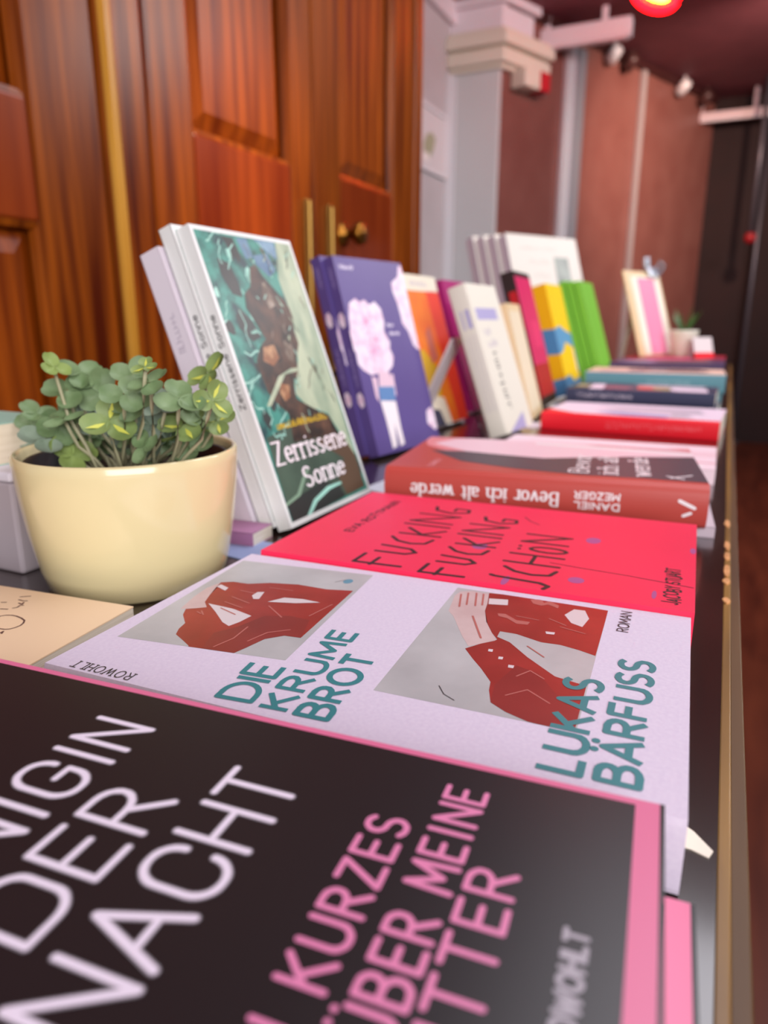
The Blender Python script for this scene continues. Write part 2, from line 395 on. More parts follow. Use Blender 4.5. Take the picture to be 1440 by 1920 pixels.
ART = {
'arm1': [(88.5,195.2),(91.4,190.4),(91.7,183.1),(96.6,174.4),(99.7,161.7),(99.4,147.4),(102.4,135.9),(51.7,133.5),(51.0,140.1),(45.6,145.3),(36.3,147.7),(28.0,150.3),(25.1,155.4),(25.5,161.7),(26.3,165.4),(30.2,167.8),(33.2,172.9),(36.2,178.3),(40.7,180.5),(45.9,181.6),(52.3,187.7),(57.4,190.3),(59.9,186.6),(62.4,183.6),(66.6,187.7),(73.9,190.6),(83.4,193.8)],
'hole1': [(65.9,185.4),(65.0,172.3),(61.8,161.6),(54.8,162.6),(50.1,164.3),(52.2,168.7),(59.7,177.4)],
'slit1': [(76.8,163.6),(83.6,159.5),(85.3,151.5),(84.7,142.7),(80.1,151.9)],
'nail1': [(80.2,173.4),(84.7,173.5),(85.9,170.7),(78.1,168.5),(77.2,170.7)],
'cuff1': [(83.4,193.8),(86.2,193.5),(84.0,188.0),(80.6,187.4)],
'hand1': [(56.5,192.4),(70.0,195.7),(80.3,196.8),(88.5,195.2),(82.0,192.8),(73.9,190.6),(66.6,187.7),(62.4,183.6),(59.9,186.6),(57.6,190.5)],
'dark1': [(42.8,165.9),(50.4,160.9),(63.8,156.8),(67.8,147.4),(67.2,138.2),(51.7,133.5),(51.0,140.1),(45.6,145.3),(36.3,147.7),(28.0,150.3),(25.1,155.4),(31.3,162.4)],
'arm2': [(122.9,80.6),(124.4,69.0),(124.6,52.8),(122.8,31.0),(79.2,30.8),(81.5,36.6),(83.3,43.6),(82.8,50.5),(86.3,60.4),(86.3,66.7),(81.1,66.5),(78.3,61.1),(68.9,52.6),(58.6,41.3),(56.1,30.8),(27.2,30.4),(27.3,37.4),(27.7,43.9),(30.4,51.1),(34.1,56.7),(41.3,59.1),(46.7,60.0),(54.6,65.4),(60.4,70.0),(67.0,74.7),(73.1,70.5),(77.3,66.5),(78.8,65.9),(83.9,69.3),(92.9,73.8),(103.3,77.2),(112.2,78.4)],
'hand2': [(114.1,93.4),(119.6,92.6),(122.3,87.8),(121.9,80.6),(112.2,78.4),(103.3,77.2),(90.6,72.6),(78.0,66.2),(73.1,70.5),(69.2,74.1),(77.1,79.0),(93.0,87.3),(97.5,90.8)],
'sq2': [(116.8,79.0),(118.5,71.2),(112.5,70.0),(110.6,77.6)],
'nail2': [(118.8,44.0),(119.1,39.7),(111.3,37.1),(102.3,38.5),(104.5,43.0),(111.6,46.7)],
'dotA': [(92.7,50.8),(93.2,47.3),(91.1,47.2),(90.6,50.1)],
'dotB': [(69.8,66.8),(70.1,65.2),(68.0,64.9),(67.9,66.5)],
'dotC': [(65.4,62.0),(65.6,60.4),(63.6,60.2),(63.4,61.7)],
'dotD': [(60.6,57.4),(60.8,55.4),(58.7,55.3),(58.6,57.1)],
'dark2': [(45.4,58.3),(61.3,54.8),(58.4,46.7),(47.8,39.4),(41.0,34.1),(39.1,30.6),(27.2,30.4),(27.3,37.4),(27.7,43.9),(30.4,51.1),(34.1,56.7)],
'fing2': [(122.1,62.6),(124.5,58.5),(120.7,56.6),(123.7,54.9),(120.2,50.3),(117.1,50.2),(119.6,54.7),(117.3,57.1),(118.4,60.7)],
'fing2b': [(102.5,71.8),(103.2,68.7),(98.8,63.2),(99.1,57.9),(96.1,58.3),(95.4,62.5),(99.2,67.1),(100.0,70.7)],
'bevband': [(69.7,196.5),(72.1,168.2),(65.6,137.0),(60.6,107.6),(85.0,48.6),(100.8,-12.9),(6.2,-0.9),(8.4,41.1),(7.3,79.3),(15.0,122.2),(31.4,164.3)],
'bevpink': [(102.6,202.2),(129.5,189.0),(168.1,117.3),(158.6,47.6),(110.6,-14.0),(98.3,-12.6),(83.8,48.6),(60.6,107.6),(65.6,137.0),(72.1,168.2)],
'z_img': [(2.3,197.2),(112.8,199.7),(109.1,5.4),(4.2,2.2)],
'z_right': [(93.6,197.7),(112.2,199.4),(109.6,31.2),(100.7,46.2),(88.8,67.8),(65.3,76.0),(55.5,85.9),(72.6,109.3),(83.1,136.8),(83.0,152.1),(82.1,169.8)],
'z_fig': [(50.5,176.3),(57.9,179.0),(63.5,170.6),(69.5,164.6),(77.1,157.1),(83.4,148.9),(84.2,141.9),(80.2,131.8),(80.5,121.6),(71.2,110.7),(67.6,100.9),(57.5,93.1),(54.4,82.3),(74.6,72.3),(89.2,66.5),(95.9,51.0),(34.3,53.5),(39.4,73.2),(31.1,80.3),(24.2,89.4),(23.0,101.2),(23.0,111.7),(31.7,120.5),(41.7,126.0),(35.5,138.1),(31.1,147.6),(34.2,157.0),(44.2,163.0)],
'z_face1': [(59.3,166.9),(67.0,162.1),(66.3,149.7),(58.7,147.3),(55.9,157.1)],
'z_face2': [(35.5,120.3),(48.6,122.0),(50.3,112.2),(40.1,106.9),(30.5,111.2)],
'z_face3': [(62.9,125.0),(72.9,119.4),(66.9,107.3),(60.9,110.2),(59.8,117.7)],
'z_face4': [(41.4,94.7),(50.7,92.6),(48.0,84.3),(40.1,81.6),(37.5,87.9)],
'z_dark1': [(29.2,196.4),(41.9,196.1),(44.5,183.2),(40.0,178.3),(33.6,187.4)],
'z_dark2': [(23.6,147.7),(33.6,138.2),(37.4,127.4),(26.1,124.4),(16.4,134.0),(17.0,142.0)],
'z_dark3': [(17.6,180.8),(28.6,177.8),(32.3,164.0),(31.1,154.6),(21.2,156.9),(15.8,170.5)],
'z_blue1': [(45.8,196.4),(57.8,197.2),(58.6,183.9),(49.8,182.3)],
'z_blue2': [(59.2,185.1),(77.6,188.6),(81.4,176.1),(71.9,170.8),(60.0,179.1)],
'z_blue3': [(66.1,197.8),(91.3,197.6),(90.3,184.1),(78.0,189.2)],
'z_low': [(6.2,60.6),(34.9,65.4),(39.5,55.0),(98.3,50.6),(109.6,31.2),(108.2,6.2),(4.4,2.4),(4.3,29.9)],
'z_brown': [(59.7,51.7),(98.3,50.6),(109.6,31.2),(108.2,6.2),(79.4,5.5),(75.6,19.3),(91.4,31.9)],
'z_blob': [(4.4,2.4),(4.3,16.1),(31.1,19.2),(52.9,21.7),(72.7,14.8),(76.8,5.4)],
'z_curve1': [(21.7,3.5),(35.6,12.0),(57.1,17.0),(76.4,16.6),(76.6,15.0),(58.8,14.1),(38.5,9.5),(27.0,3.3)],
'z_curve2': [(2.5,16.5),(18.6,19.7),(30.5,28.9),(40.2,34.2),(41.7,33.2),(32.1,26.2),(21.7,17.8),(3.4,14.6)],
'z_ray1': [(17.5,80.9),(42.0,99.5),(59.5,104.1),(68.3,104.0),(66.9,101.6),(51.0,100.5),(22.1,80.3)],
'z_ray2': [(58.9,95.5),(61.7,85.2),(72.4,76.4),(65.6,76.6),(57.5,85.7)],
'z_title': [(4.4,40.3),(6.7,54.7),(100.3,43.6),(101.4,55.5)],
'z_title2': [(32.4,21.3),(32.7,34.5),(87.2,21.5),(84.5,33.2)],
'z_auth': [(21.1,64.6),(21.4,68.6),(85.1,63.8),(84.7,69.0)],
'p_flower': [(22.5,156.6),(34.2,161.9),(41.6,158.1),(50.0,161.0),(57.0,155.7),(68.1,159.2),(76.8,151.7),(77.6,137.5),(73.1,127.9),(80.0,115.7),(76.8,108.7),(80.2,99.6),(74.5,89.8),(62.8,83.7),(47.8,83.8),(32.5,82.6),(20.6,88.3),(14.1,94.7),(14.8,106.0),(10.6,112.1),(10.2,123.3),(15.0,131.2),(16.7,142.0)],
'p_pet1': [(27.9,153.5),(39.7,154.1),(40.3,140.3),(27.4,132.9),(24.0,142.9)],
'p_pet2': [(43.6,137.2),(54.1,139.3),(47.9,131.3)],
'p_pet3': [(63.7,149.7),(73.6,144.9),(69.0,129.6),(57.0,124.9),(57.4,136.2)],
'p_pet4': [(25.3,113.5),(42.6,114.8),(51.7,108.2),(42.8,104.7),(28.3,104.7)],
'p_pet5': [(61.6,102.9),(73.0,100.3),(68.4,90.5),(57.7,94.5)],
'p_neck': [(46.1,85.5),(65.2,83.4),(68.4,68.0),(41.3,69.8)],
'p_blue': [(39.4,70.0),(68.4,68.0),(65.5,53.2),(37.6,55.3)],
'p_leg': [(37.6,55.3),(65.1,52.5),(63.3,22.4),(64.0,6.5),(55.2,4.7),(53.6,30.1),(49.1,5.7),(40.4,3.9),(39.8,33.7)],
'p_armL': [(31.8,81.2),(40.5,78.8),(35.3,54.1),(31.4,59.1)],
'p_armR': [(67.0,81.7),(71.8,81.2),(69.3,58.8),(65.0,57.8)],
'p_f2': [(130.2,200.5),(137.6,200.3),(143.6,117.7),(142.0,105.0),(130.6,106.8),(124.9,111.8),(121.1,127.0),(112.4,136.4),(113.1,143.6),(112.0,158.0),(107.8,170.9),(108.6,180.6),(124.6,188.3)],
'p_f3': [(121.3,36.4),(131.2,39.9),(141.3,30.4),(139.3,16.0),(130.9,13.2),(117.9,22.4)],
'p_txt': [(18.1,191.9),(21.7,197.0),(42.2,190.9),(45.8,196.1)],
'p_name': [(77.4,131.8),(81.2,137.2),(102.9,121.1),(104.2,126.8)],
}
LEAVES = [(-0.3036, 0.2569, 0.113, 0.005, 2), (-0.3028, 0.2722, 0.1086, 0.0072, 0), (-0.3027, 0.2635, 0.1006, 0.0076, 0), (-0.2923, 0.2752, 0.0991, 0.0078, 0), (-0.2702, 0.2763, 0.1088, 0.0067, 0), (-0.2331, 0.2483, 0.1078, 0.0063, 0), (-0.2329, 0.2457, 0.1155, 0.0038, 1), (-0.2601, 0.248, 0.0894, 0.0082, 1), (-0.2535, 0.258, 0.0947, 0.0073, 0), (-0.225, 0.2567, 0.1002, 0.0076, 0), (-0.2369, 0.2948, 0.1094, 0.0074, 1), (-0.2152, 0.2685, 0.0995, 0.0062, 1), (-0.2274, 0.2868, 0.0865, 0.006, 1), (-0.2334, 0.2688, 0.0863, 0.0074, 1), (-0.2565, 0.277, 0.0797, 0.0061, 0), (-0.2427, 0.2525, 0.0783, 0.0056, 0), (-0.2977, 0.2567, 0.068, 0.0078, 2), (-0.3586, 0.2884, 0.0704, 0.0085, 3), (-0.3379, 0.2712, 0.086, 0.0062, 0), (-0.3289, 0.2821, 0.0832, 0.0074, 0), (-0.3038, 0.2786, 0.0916, 0.0078, 3), (-0.262, 0.262, 0.080, 0.0048, 0), (-0.2561, 0.2629, 0.0665, 0.0043, 0), (-0.2322, 0.2746, 0.0922, 0.0065, 0), (-0.2362, 0.2601, 0.0961, 0.0062, 3), (-0.248, 0.2466, 0.1026, 0.0064, 0), (-0.3124, 0.2883, 0.0675, 0.0074, 0), (-0.3029, 0.2686, 0.0821, 0.0063, 3), (-0.2824, 0.2809, 0.076, 0.0074, 0), (-0.259, 0.2889, 0.0722, 0.0063, 0), (-0.3546, 0.2807, 0.0773, 0.0057, 0), (-0.3065, 0.2911, 0.0729, 0.0055, 0)]
FOLD1 = [[(69.9,179.9),(67.1,169.6)],[(75.8,180.4),(72.5,169.8)],[(83.3,181.2),(82.9,173.7)],[(73.2,160.6),(65.2,149.8)],[(63.7,177.6),(60.4,168.4)],[(56.8,184.2),(55.7,181.7)],[(58.2,183.1),(55.2,180.0)],[(41.6,150.0),(50.7,147.3),(56.2,140.7)],[(32.9,158.7),(41.6,156.2),(52.1,157.0)],[(70.8,140.2),(84.7,137.2)],[(91.2,171.1),(92.1,160.2)]]
FING2 = [[(116.7,91.3),(103.3,88.0)],[(119.2,88.8),(106.4,85.8)],[(120.5,85.5),(106.7,82.2)],[(120.5,82.4),(108.4,79.7)],[(96.0,80.2),(77.6,71.8)]]
FOLD2 = [[(53.7,53.0),(59.2,49.6),(55.3,44.3)],[(40.0,53.4),(46.1,47.8),(40.4,39.8)],[(77.5,54.4),(71.1,47.3)],[(99.0,46.2),(96.4,36.7)],[(102.8,64.1),(102.2,55.3)],[(105.2,51.6),(101.1,44.5)]]
HAIR1 = [[(81.9,211.0),(86.2,208.1),(86.4,202.1)],[(108.6,147.9),(113.1,144.5)]]
HAIR2 = [[(37.6,74.6),(33.2,71.6),(30.8,67.4)]]

# ------------------------------------------------------------------ the room
FZ, CZ = -0.80, 1.70
floor_m = mat('floor_wood', '#471a0e', .35, var='#632c1a', vscale=3, stretch=(6,1,1), bump=.1)
ceil_m = mat('ceiling_paint', '#7c434e', .7, var='#723c47', vscale=6)
grey_m = mat('grey_wall_paint', '#b9b6b8', .6, var='#c4c1c4', vscale=4)
pillar_m = mat('pillar_paint', '#c3c7c8', .5)
brown_m = mat('brown_panel', '#84544c', .4, var='#794841', vscale=5)
dark_m = mat('dark_wall', '#260b0a', .8, var='#1e0808', vscale=4)
o = MB(); o.box(-3, 3.2, -3.0, 6.4, FZ-.1, FZ, floor_m); struct(o.build('floor'))
o = MB(); o.box(-3, 3.2, -3.0, 6.4, CZ, CZ+.1, ceil_m); struct(o.build('ceiling'))
o = MB(); o.box(-1.575, -1.475, 1.2, 3.954, FZ, CZ, grey_m); struct(o.build('wall_left'))
A0 = Vector((-1.209, 3.954)); AD = Vector((math.sin(R(22)), math.cos(R(22)))); AN = Vector((AD.y, -AD.x))
def wp(s, t=0): p = A0 + AD*s + AN*t; return (p.x, p.y)   # along and off the slanted wall
o = MB(); o.prism([(-1.475,3.954),(-1.209,3.954),wp(.02),(-1.35,4.12),(-1.475,4.12)], FZ, CZ, pillar_m); ob = o.build('wall_pillar'); struct(ob)
o = MB(); o.prism([wp(.02), wp(2.5), wp(2.5,-.1), wp(.02,-.1)], FZ, CZ, brown_m); struct(o.build('wall_slanted'))
o = MB(); o.box(-.32, 3.2, 6.3, 6.4, FZ, CZ, dark_m); struct(o.build('wall_back'))
o = MB(); o.box(3.1, 3.2, .5, 6.3, FZ, CZ, dark_m); struct(o.build('wall_right'))

# moulded capital round the corner of the pillar, and the white frieze block above it
cap_m = mat('capital_plaster', '#dcd6c6', .55)
white_m = mat('white_paint', '#e2dce2', .5)
def corner_prof(mb, d, z0, z1, m, xl=-1.475, sr=.36):
    p0 = (xl, 3.954-d); 
    c = A0 + Vector((0,-d)); e = (A0.x + d*(1/AN.x) - 0, 3.954-d)
    k = Vector((A0.x + d*math.tan(R(45-11)), A0.y-d))
    q = A0 + AD*sr + AN*d
    mb.prism([p0, (k.x, k.y), (q.x, q.y), wp(sr, 0), (A0.x, A0.y), (xl, 3.954)], z0, z1, m)
mb = MB()
for d, z0, z1 in ((.03,1.375,1.395),(.06,1.395,1.455),(.045,1.455,1.468),(.085,1.468,1.52),(.07,1.52,1.535),(.055,1.535,1.55)):
    corner_prof(mb, d, z0, z1, cap_m)
o = mb.build('trim_1', bevel=.008); struct(o)
mb = MB(); corner_prof(mb, .02, 1.55, 1.66, white_m, sr=.25); corner_prof(mb, .05, 1.66, 1.70, white_m, sr=.27)
struct(mb.build('trim_2', bevel=.004))
mb = MB(); mb.box(-1.475,-1.44,1.7,3.954,1.60,1.70,white_m); struct(mb.build('trim_3', bevel=.006))
mb = MB(); mb.prism([wp(.02,0),wp(2.48,0),wp(2.48,.03),wp(.02,.03)], 1.655, 1.70, mat('dark_trim','#3a1c1c',.4)); struct(mb.build('trim_4'))
mb = MB()
mb.box(-1.475,-1.462,3.90,3.954,FZ,1.375,mat('pillar_edge','#d3d6da',.45)); mb.box(-1.475,-1.44,3.942,3.954,FZ,1.375,mat('pillar_edge','#d3d6da',.45))
struct(mb.build('trim_5'))

# framed picture on the grey wall
t = thing('picture', 'pale framed picture on the grey wall beside the pillar', 'picture', Matrix.Translation((-1.475, 3.68, .86)))
mb = MB(); fm = mat('picture_frame', '#dfe0e4', .4)
mb.box(0,.02,-.21,.21,0,.02,fm); mb.box(0,.02,-.21,.21,.285,.305,fm); mb.box(0,.02,-.21,-.19,.02,.285,fm); mb.box(0,.02,.19,.21,.02,.285,fm)
mb.build('frame', t, bevel=.002)
mb = MB(); mb.box(.002,.010,-.19,.19,.02,.285,mat('picture_paper','#d9d6d8',.6)); mb.build('sheet', t)
mb = MB(); mb.prism([(-.10,.06),(-.02,.05),(.02,.09),(.05,.15),(.0,.17),(-.07,.15),(-.11,.10)],0,.001,mat('picture_olive','#a9ab8c',.6))
for p in ([(-.12,.03),(-.03,.03),(-.04,.07),(-.11,.06)],): mb.prism(p,0,.0012,mat('picture_white','#efece8',.6))
d = mb.build('drawing', t); d.matrix_local = Matrix(((0,0,1,.0105),(1,0,0,0),(0,1,0,.02),(0,0,0,1)))

# metal standards on the slanted wall
st_m = mat('standard_metal', '#dcdfe6', .35, metal=.3); st_g = mat('standard_grey', '#9a9ca4', .4, metal=.3)
def standard(label, s, w, z1, m, side=None, n='shelf_standard'):
    t = thing(n, label, 'wall standard', None, 'metal standards on the slanted wall')
    t.location = (*wp(s), FZ)
    t.rotation_euler = (0,0,R(-22))
    mb = MB(); mb.box(0.002,.030,-w/2,w/2,0,z1-FZ,m); mb.build('rail', t, bevel=.003)
    if side:
        mb = MB(); mb.box(.002,.045,w/2,w/2+side,0,z1-FZ-.05,st_g); mb.build('side_channel', t, bevel=.003)
    return t
standard('wide pale metal standard on the brown wall nearest the pillar', .60, .08, 1.655, st_m, .085)
standard('thin pale metal standard on the brown wall under the small spotlights', 1.42, .042, 1.655, mat('standard_thin','#b4a8a8',.4,metal=.3))
rod_m = mat('dark_rod', '#57525a', .4, metal=.4)
for x, z0, lab in ((.060, .72, 'short dark grey rod hanging at the back with a red knob at its end'), (.112, FZ, 'long dark grey pole standing at the back from floor to light bar')):
    t = thing('pole', lab, 'pole', Matrix.Translation((x, 6.2 if z0 < 0 else 5.85, z0)))
    mb = MB(); mb.tube([(0,0,.0),(0,0,CZ-z0)], .017, rod_m, 12); mb.build('rod', t, smooth=True)
    if z0 > 0:
        mb = MB(); mb.lathe([(.001,-.07),(.03,-.06),(.04,-.03),(.03,0),(.001,.004)], mat('red_knob','#8c1018',.4), 16); mb.build('knob', t, smooth=True)
    else:
        mb = MB(); mb.lathe([(.05,0),(.05,.015),(.02,.03)], rod_m, 16); mb.build('foot', t)

# light bars reaching out from the wall
bar_m = mat('light_bar_white', '#e6dfe6', .4)
def light_bar(label, x0, x1, y, z, h, m):
    t = thing('light_bar', label, 'light bar', Matrix.Translation((x0, y, z)), 'light bars under the ceiling')
    L = x1-x0
    mb = MB(); mb.box(0,L,-.035,.035,0,h,m); mb.build('housing', t, bevel=.006)
    mb = MB(); mb.box(.02,L-.02,-.025,.025,-.008,0.001,mat('light_diffuser','#efe6ee',.5)); mb.build('diffuser', t)
    for q in (L*.68, .03):
        mb = MB(); mb.box(q,q+.03,-.012,.012,h,CZ-z,m); mb.build('bracket', t, bevel=.003)
    return t
light_bar('white light bar under the ceiling right of the pillar capital', -1.10, -.62, 4.3, 1.545, .085, bar_m)
light_bar('dim pinkish light bar far back under the dark ceiling', -.40, .16, 6.1, 1.515, .05, mat('light_bar_dim', '#cdb2b6', .5))

# small spotlights along the top of the slanted wall
def spotlight(s, label, m):
    t = thing('spotlight', label, 'spotlight', Matrix.Translation((*wp(s, .07), 1.655)), 'spotlights along the slanted wall')
    mb = MB(); mb.tube([(0,0,.045),(0,0,-.01)], .008, m, 8); mb.build('stem', t)
    mb = MB(); mb.lathe([(.001,.035),(.03,.033),(.036,.0),(.04,-.05),(.036,-.052),(.03,-.02),(.001,-.015)], m, 20)
    o = mb.build('head', t, smooth=True); o.rotation_euler = (R(35), R(50), 0); o.location = (0,0,-.01)
    return t
sw, sd = mat('spot_white','#d9d2d6',.35), mat('spot_dark','#4a2c2a',.4)
for s, lab, m in ((.97,'small white spotlight just right of the wide pale standard',sw),(1.16,'small dark spotlight between the two pale standards',sd),(1.86,'small white spotlight right of the thin standard',sw),(2.2,'small dark spotlight furthest along the slanted wall',sd)):
    spotlight(s, lab, m)
# small wall box under the capital
t = thing('wall_box', 'small cream box with a red front under the pillar capital', 'box', Matrix.Translation((*wp(.2,.0), 1.30)))
t.rotation_euler = (0,0,R(-22))
mb = MB(); mb.box(.004,.10,-.11,.02,0,.09,cap_m); mb.build('housing', t, bevel=.006)
mb = MB(); mb.box(.02,.104,.021,.10,.0,.09,mat('red_box','#c0222e',.4)); mb.build('red_front', t, bevel=.004)
mb = MB(); mb.box(.004,.06,.105,.125,.0,.06,st_g); mb.build('side_plate', t)

# neon sign hanging under the ceiling
t = thing('neon_sign', 'glowing red neon loop with a yellow core under the ceiling', 'neon sign', Matrix.Translation((-.425, 3.5, 1.375)))
red_e = mat('neon_red', '#ff1020', .4, emit='#ff0206', estr=40); yel_e = mat('neon_yellow', '#ffd040', .4, emit='#ffd23c', estr=16)
def loop(rx, rz, cz, n=30, tilt=-.5):
    out = []
    for i in range(n):
        a = 2*PI*i/n; x = rx*math.cos(a); z = rz*math.sin(a)
        out.append((x*math.cos(tilt)-z*math.sin(tilt)-.25*0, 0, cz + x*math.sin(tilt)+z*math.cos(tilt)))
    return out
mb = MB(); mb.tube(loop(.092,.052,.05), .016, red_e, 10, closed=True); mb.build('red_tube', t, smooth=True)
mb = MB(); mb.tube(loop(.055,.018,.054), .011, yel_e, 10, closed=True); mb.build('yellow_tube', t, smooth=True)
mb = MB(); mb.tube([(-.06,0,.10),(-.06,0,.34)], .003, rod_m, 6); mb.tube([(.03,0,.09),(.03,0,.34)], .003, rod_m, 6); mb.build('hanger', t)

nl = lamp('neon_glow', 'POINT', (-.45, 3.45, 1.50), (0,0,0), 4, (1.0, 0.03, 0.06), shadow_soft_size=.06)

# ------------------------------------------------------------------ mahogany cabinet behind the counter
def wood(name, dark, light, rough=.26, scale=9):
    m = mat(name, dark, rough, var=light, vscale=scale, stretch=(3,6,.28), spec=.22, lo=.32, hi=.72)
    return m
w1 = wood('mahogany', '#481402', '#964a0c', .3); w2 = wood('mahogany_rail', '#5f1c06', '#8e3c12', .28, 5); w3 = wood('mahogany_panel', '#581c03', '#98480e', .3, 11)
pale_w = wood('pale_wood', '#a8701c', '#c99440', .3, 14)
brass = mat('brass', '#a88446', .4, metal=1.0)
CX = -.70
cab = thing('cabinet', 'tall glossy mahogany cabinet with panelled doors behind the books', 'cabinet', Matrix.Translation((CX, .9, FZ)))
def P(y, z): return (y-.9, z-FZ)
def door(name, y0, y1, panels, parent, z0=FZ+.05, z1=CZ-.02):
    """frame of stiles and rails round recessed panels; panels = list of (ya, yb, za, zb)"""
    mb = MB()
    ya, yb = panels[0][0], panels[0][1]
    def bx(a, b, c, d, m, x0=-.035, x1=0):
        (a, c), (b, d) = P(a, c), P(b, d); mb.box(x0, x1, a, b, c, d, m)
    bx(y0, ya, z0, z1, w1); bx(yb, y1, z0, z1, w1)
    zs = sorted([(p[2], p[3]) for p in panels]); e = z0
    for a, b in zs: bx(ya, yb, e, a, w2, -.035, -.001); e = b
    bx(ya, yb, e, z1, w2, -.035, -.001)
    fr = mb.build(name, parent, bevel=.004)
    for p in panels:
        mb = MB(); a, b, c, d = p
        (a, c), (b, d) = P(a, c), P(b, d); k = .034; x0, x1 = -.022, -.008
        V = [(x0,a,c),(x0,b,c),(x0,b,d),(x0,a,d),(x1,a+k,c+k),(x1,b-k,c+k),(x1,b-k,d-k),(x1,a+k,d-k)]
        mb.mesh(V, [(4,5,6,7),(0,1,5,4),(1,2,6,5),(2,3,7,6),(3,0,4,7)], w3)
        # bead moulding round the panel
        q = .006
        for s in (((a,c),(b,c)),((b,c),(b,d)),((b,d),(a,d)),((a,d),(a,c))):
            mb.tube([(-.012, s[0][0], s[0][1]), (-.012, s[1][0], s[1][1])], .009, w1, 8)
        mb.build('panel', fr)
    return fr
d1 = door('door', .10, .70, [(.19,.60,-.62,.24),(.19,.60,.365,1.5)], cab)
d2 = door('door', .782, 1.192, [(.87,1.12,-.62,.20),(.87,1.12,.388,1.5)], cab)
d3 = door('door', 1.197, 1.645, [(1.297,1.535,-.62,.20),(1.297,1.535,.40,1.5)], cab)
mb = MB()
def bx(a, b, c, d, m, x0=-.05, x1=.004):
    (a, c), (b, d) = P(a, c), P(b, d); mb.box(x0, x1, a, b, c, d, m)
bx(.703, .778, FZ, CZ, w1); bx(.706,.724,FZ+.01,CZ-.01,pale_w,-.02,.010); bx(1.648, 1.69, FZ, CZ, w1); bx(0.05,.097,FZ,CZ,w1)  # includes a narrow paler strip along the post between the first two doors
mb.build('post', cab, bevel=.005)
mb = MB(); bx(.06, 1.685, FZ, CZ-.001, w1, -.6, -.052); mb.build('carcass', cab)
for y in (1.159, 1.240):
    mb = MB(); a, c = P(y, -.05); b, d = P(y, .342)
    mb.box(0, .007, a-.006, a+.006, c, d, brass); mb.tube([(.010,a,c+.02),(.010,a,d-.004)], .0045, brass, 10)
    mb.build('bolt', d2 if y < 1.19 else d3, bevel=.0015)
mb = MB(); a, c = P(1.300, .297)
mb.lathe([(.022,0),(.022,.004),(.009,.008),(.009,.022),(.019,.030),(.022,.038),(.018,.046),(.001,.049)], mat('aged_brass','#8a5c24',.35,metal=1.0), 24)
k = mb.build('knob', d3, smooth=True); k.rotation_euler = (0, R(90), 0); k.location = (0, a, c)

# ------------------------------------------------------------------ the counter
top_m = mat('counter_lacquer', '#1c0e0c', .22, var='#2b1712', vscale=60, stretch=(1,.15,1), bump=.12, coat=.8)
trim_m = mat('counter_trim', '#5a3e1c', .4, var='#97702f', vscale=40, stretch=(1,.12,1), bump=.25)
trim_d = mat('counter_trim_dark', '#40280f', .5, var='#63451d', vscale=30, stretch=(1,.1,1), bump=.2)
wear_m = mat('bare_wood_wear', '#dca068', .6, var='#b07842', vscale=200)
cnt = thing('display_counter', 'long dark lacquered counter with a worn golden edge under the books', 'counter', Matrix.Translation((-.33, 1.2, FZ)))
def cp(x, y, z): return (x+.33, y-1.2, z-FZ)
mb = MB(); a = cp(-.672,-.35,-.035); b = cp(.0125,2.6,0); mb.box(a[0],b[0],a[1],b[1],a[2],b[2],top_m); mb.build('countertop', cnt)
mb = MB()
a = cp(.0125,-.35,-.036); b = cp(.0160,2.6,-.0008); mb.box(a[0],b[0],a[1],b[1],a[2],b[2],trim_m)
a = cp(.0158,-.35,-.040); b = cp(.0205,2.6,-.0030); mb.box(a[0],b[0],a[1],b[1],a[2],b[2],trim_d)
rnd = random.Random(5)
for y, ln in ((.405,.010),(.425,.022),(.452,.016),(.475,.02),(.375,.008),(.53,.02)):   # chipped bare wood
    pts = []
    for i in range(9):
        q = 2*PI*i/9; pts.append((cp(.0138,0,0)[0]+(.0016+rnd.uniform(0,.0007))*math.cos(q), cp(0,y,0)[1]+ln*.5*math.sin(q)*rnd.uniform(.8,1.1)))
    mb.prism(pts, cp(0,0,-.002)[2], cp(0,0,.0004)[2], wear_m)
mb.build('edge_trim', cnt, bevel=.0008)
mb = MB(); a = cp(-.66,-.33,FZ); b = cp(-.02,2.58,-.036); mb.box(a[0],b[0],a[1],b[1],a[2],b[2],mat('counter_body','#2a120c',.3,var='#3a1a10',vscale=8,stretch=(1,1,.2))); mb.build('body', cnt)

# ------------------------------------------------------------------ lying books, near to far
def B(text, x, y, h, w=None, wt=.1, butt=False, ny=None, **k):
    n = wt*h
    return sweep(letters(text, x, y, h, w, **k), n, n if ny is None else ny*h, butt)
lav = mat('print_lavender_white', '#e9dff0', .35); grey_out = mat('print_grey_outline', '#8f8a92', .35)
pinkp = mat('print_pink', '#db6f97', .36); black_c = mat('cover_black', '#1c171b', .33)
pink_l = mat('print_pink_lettering', '#df84b0', .36); silver = mat('print_silver', '#a8a2ac', .38); blk_rim = mat('cover_black_rim', '#120e11', .35)
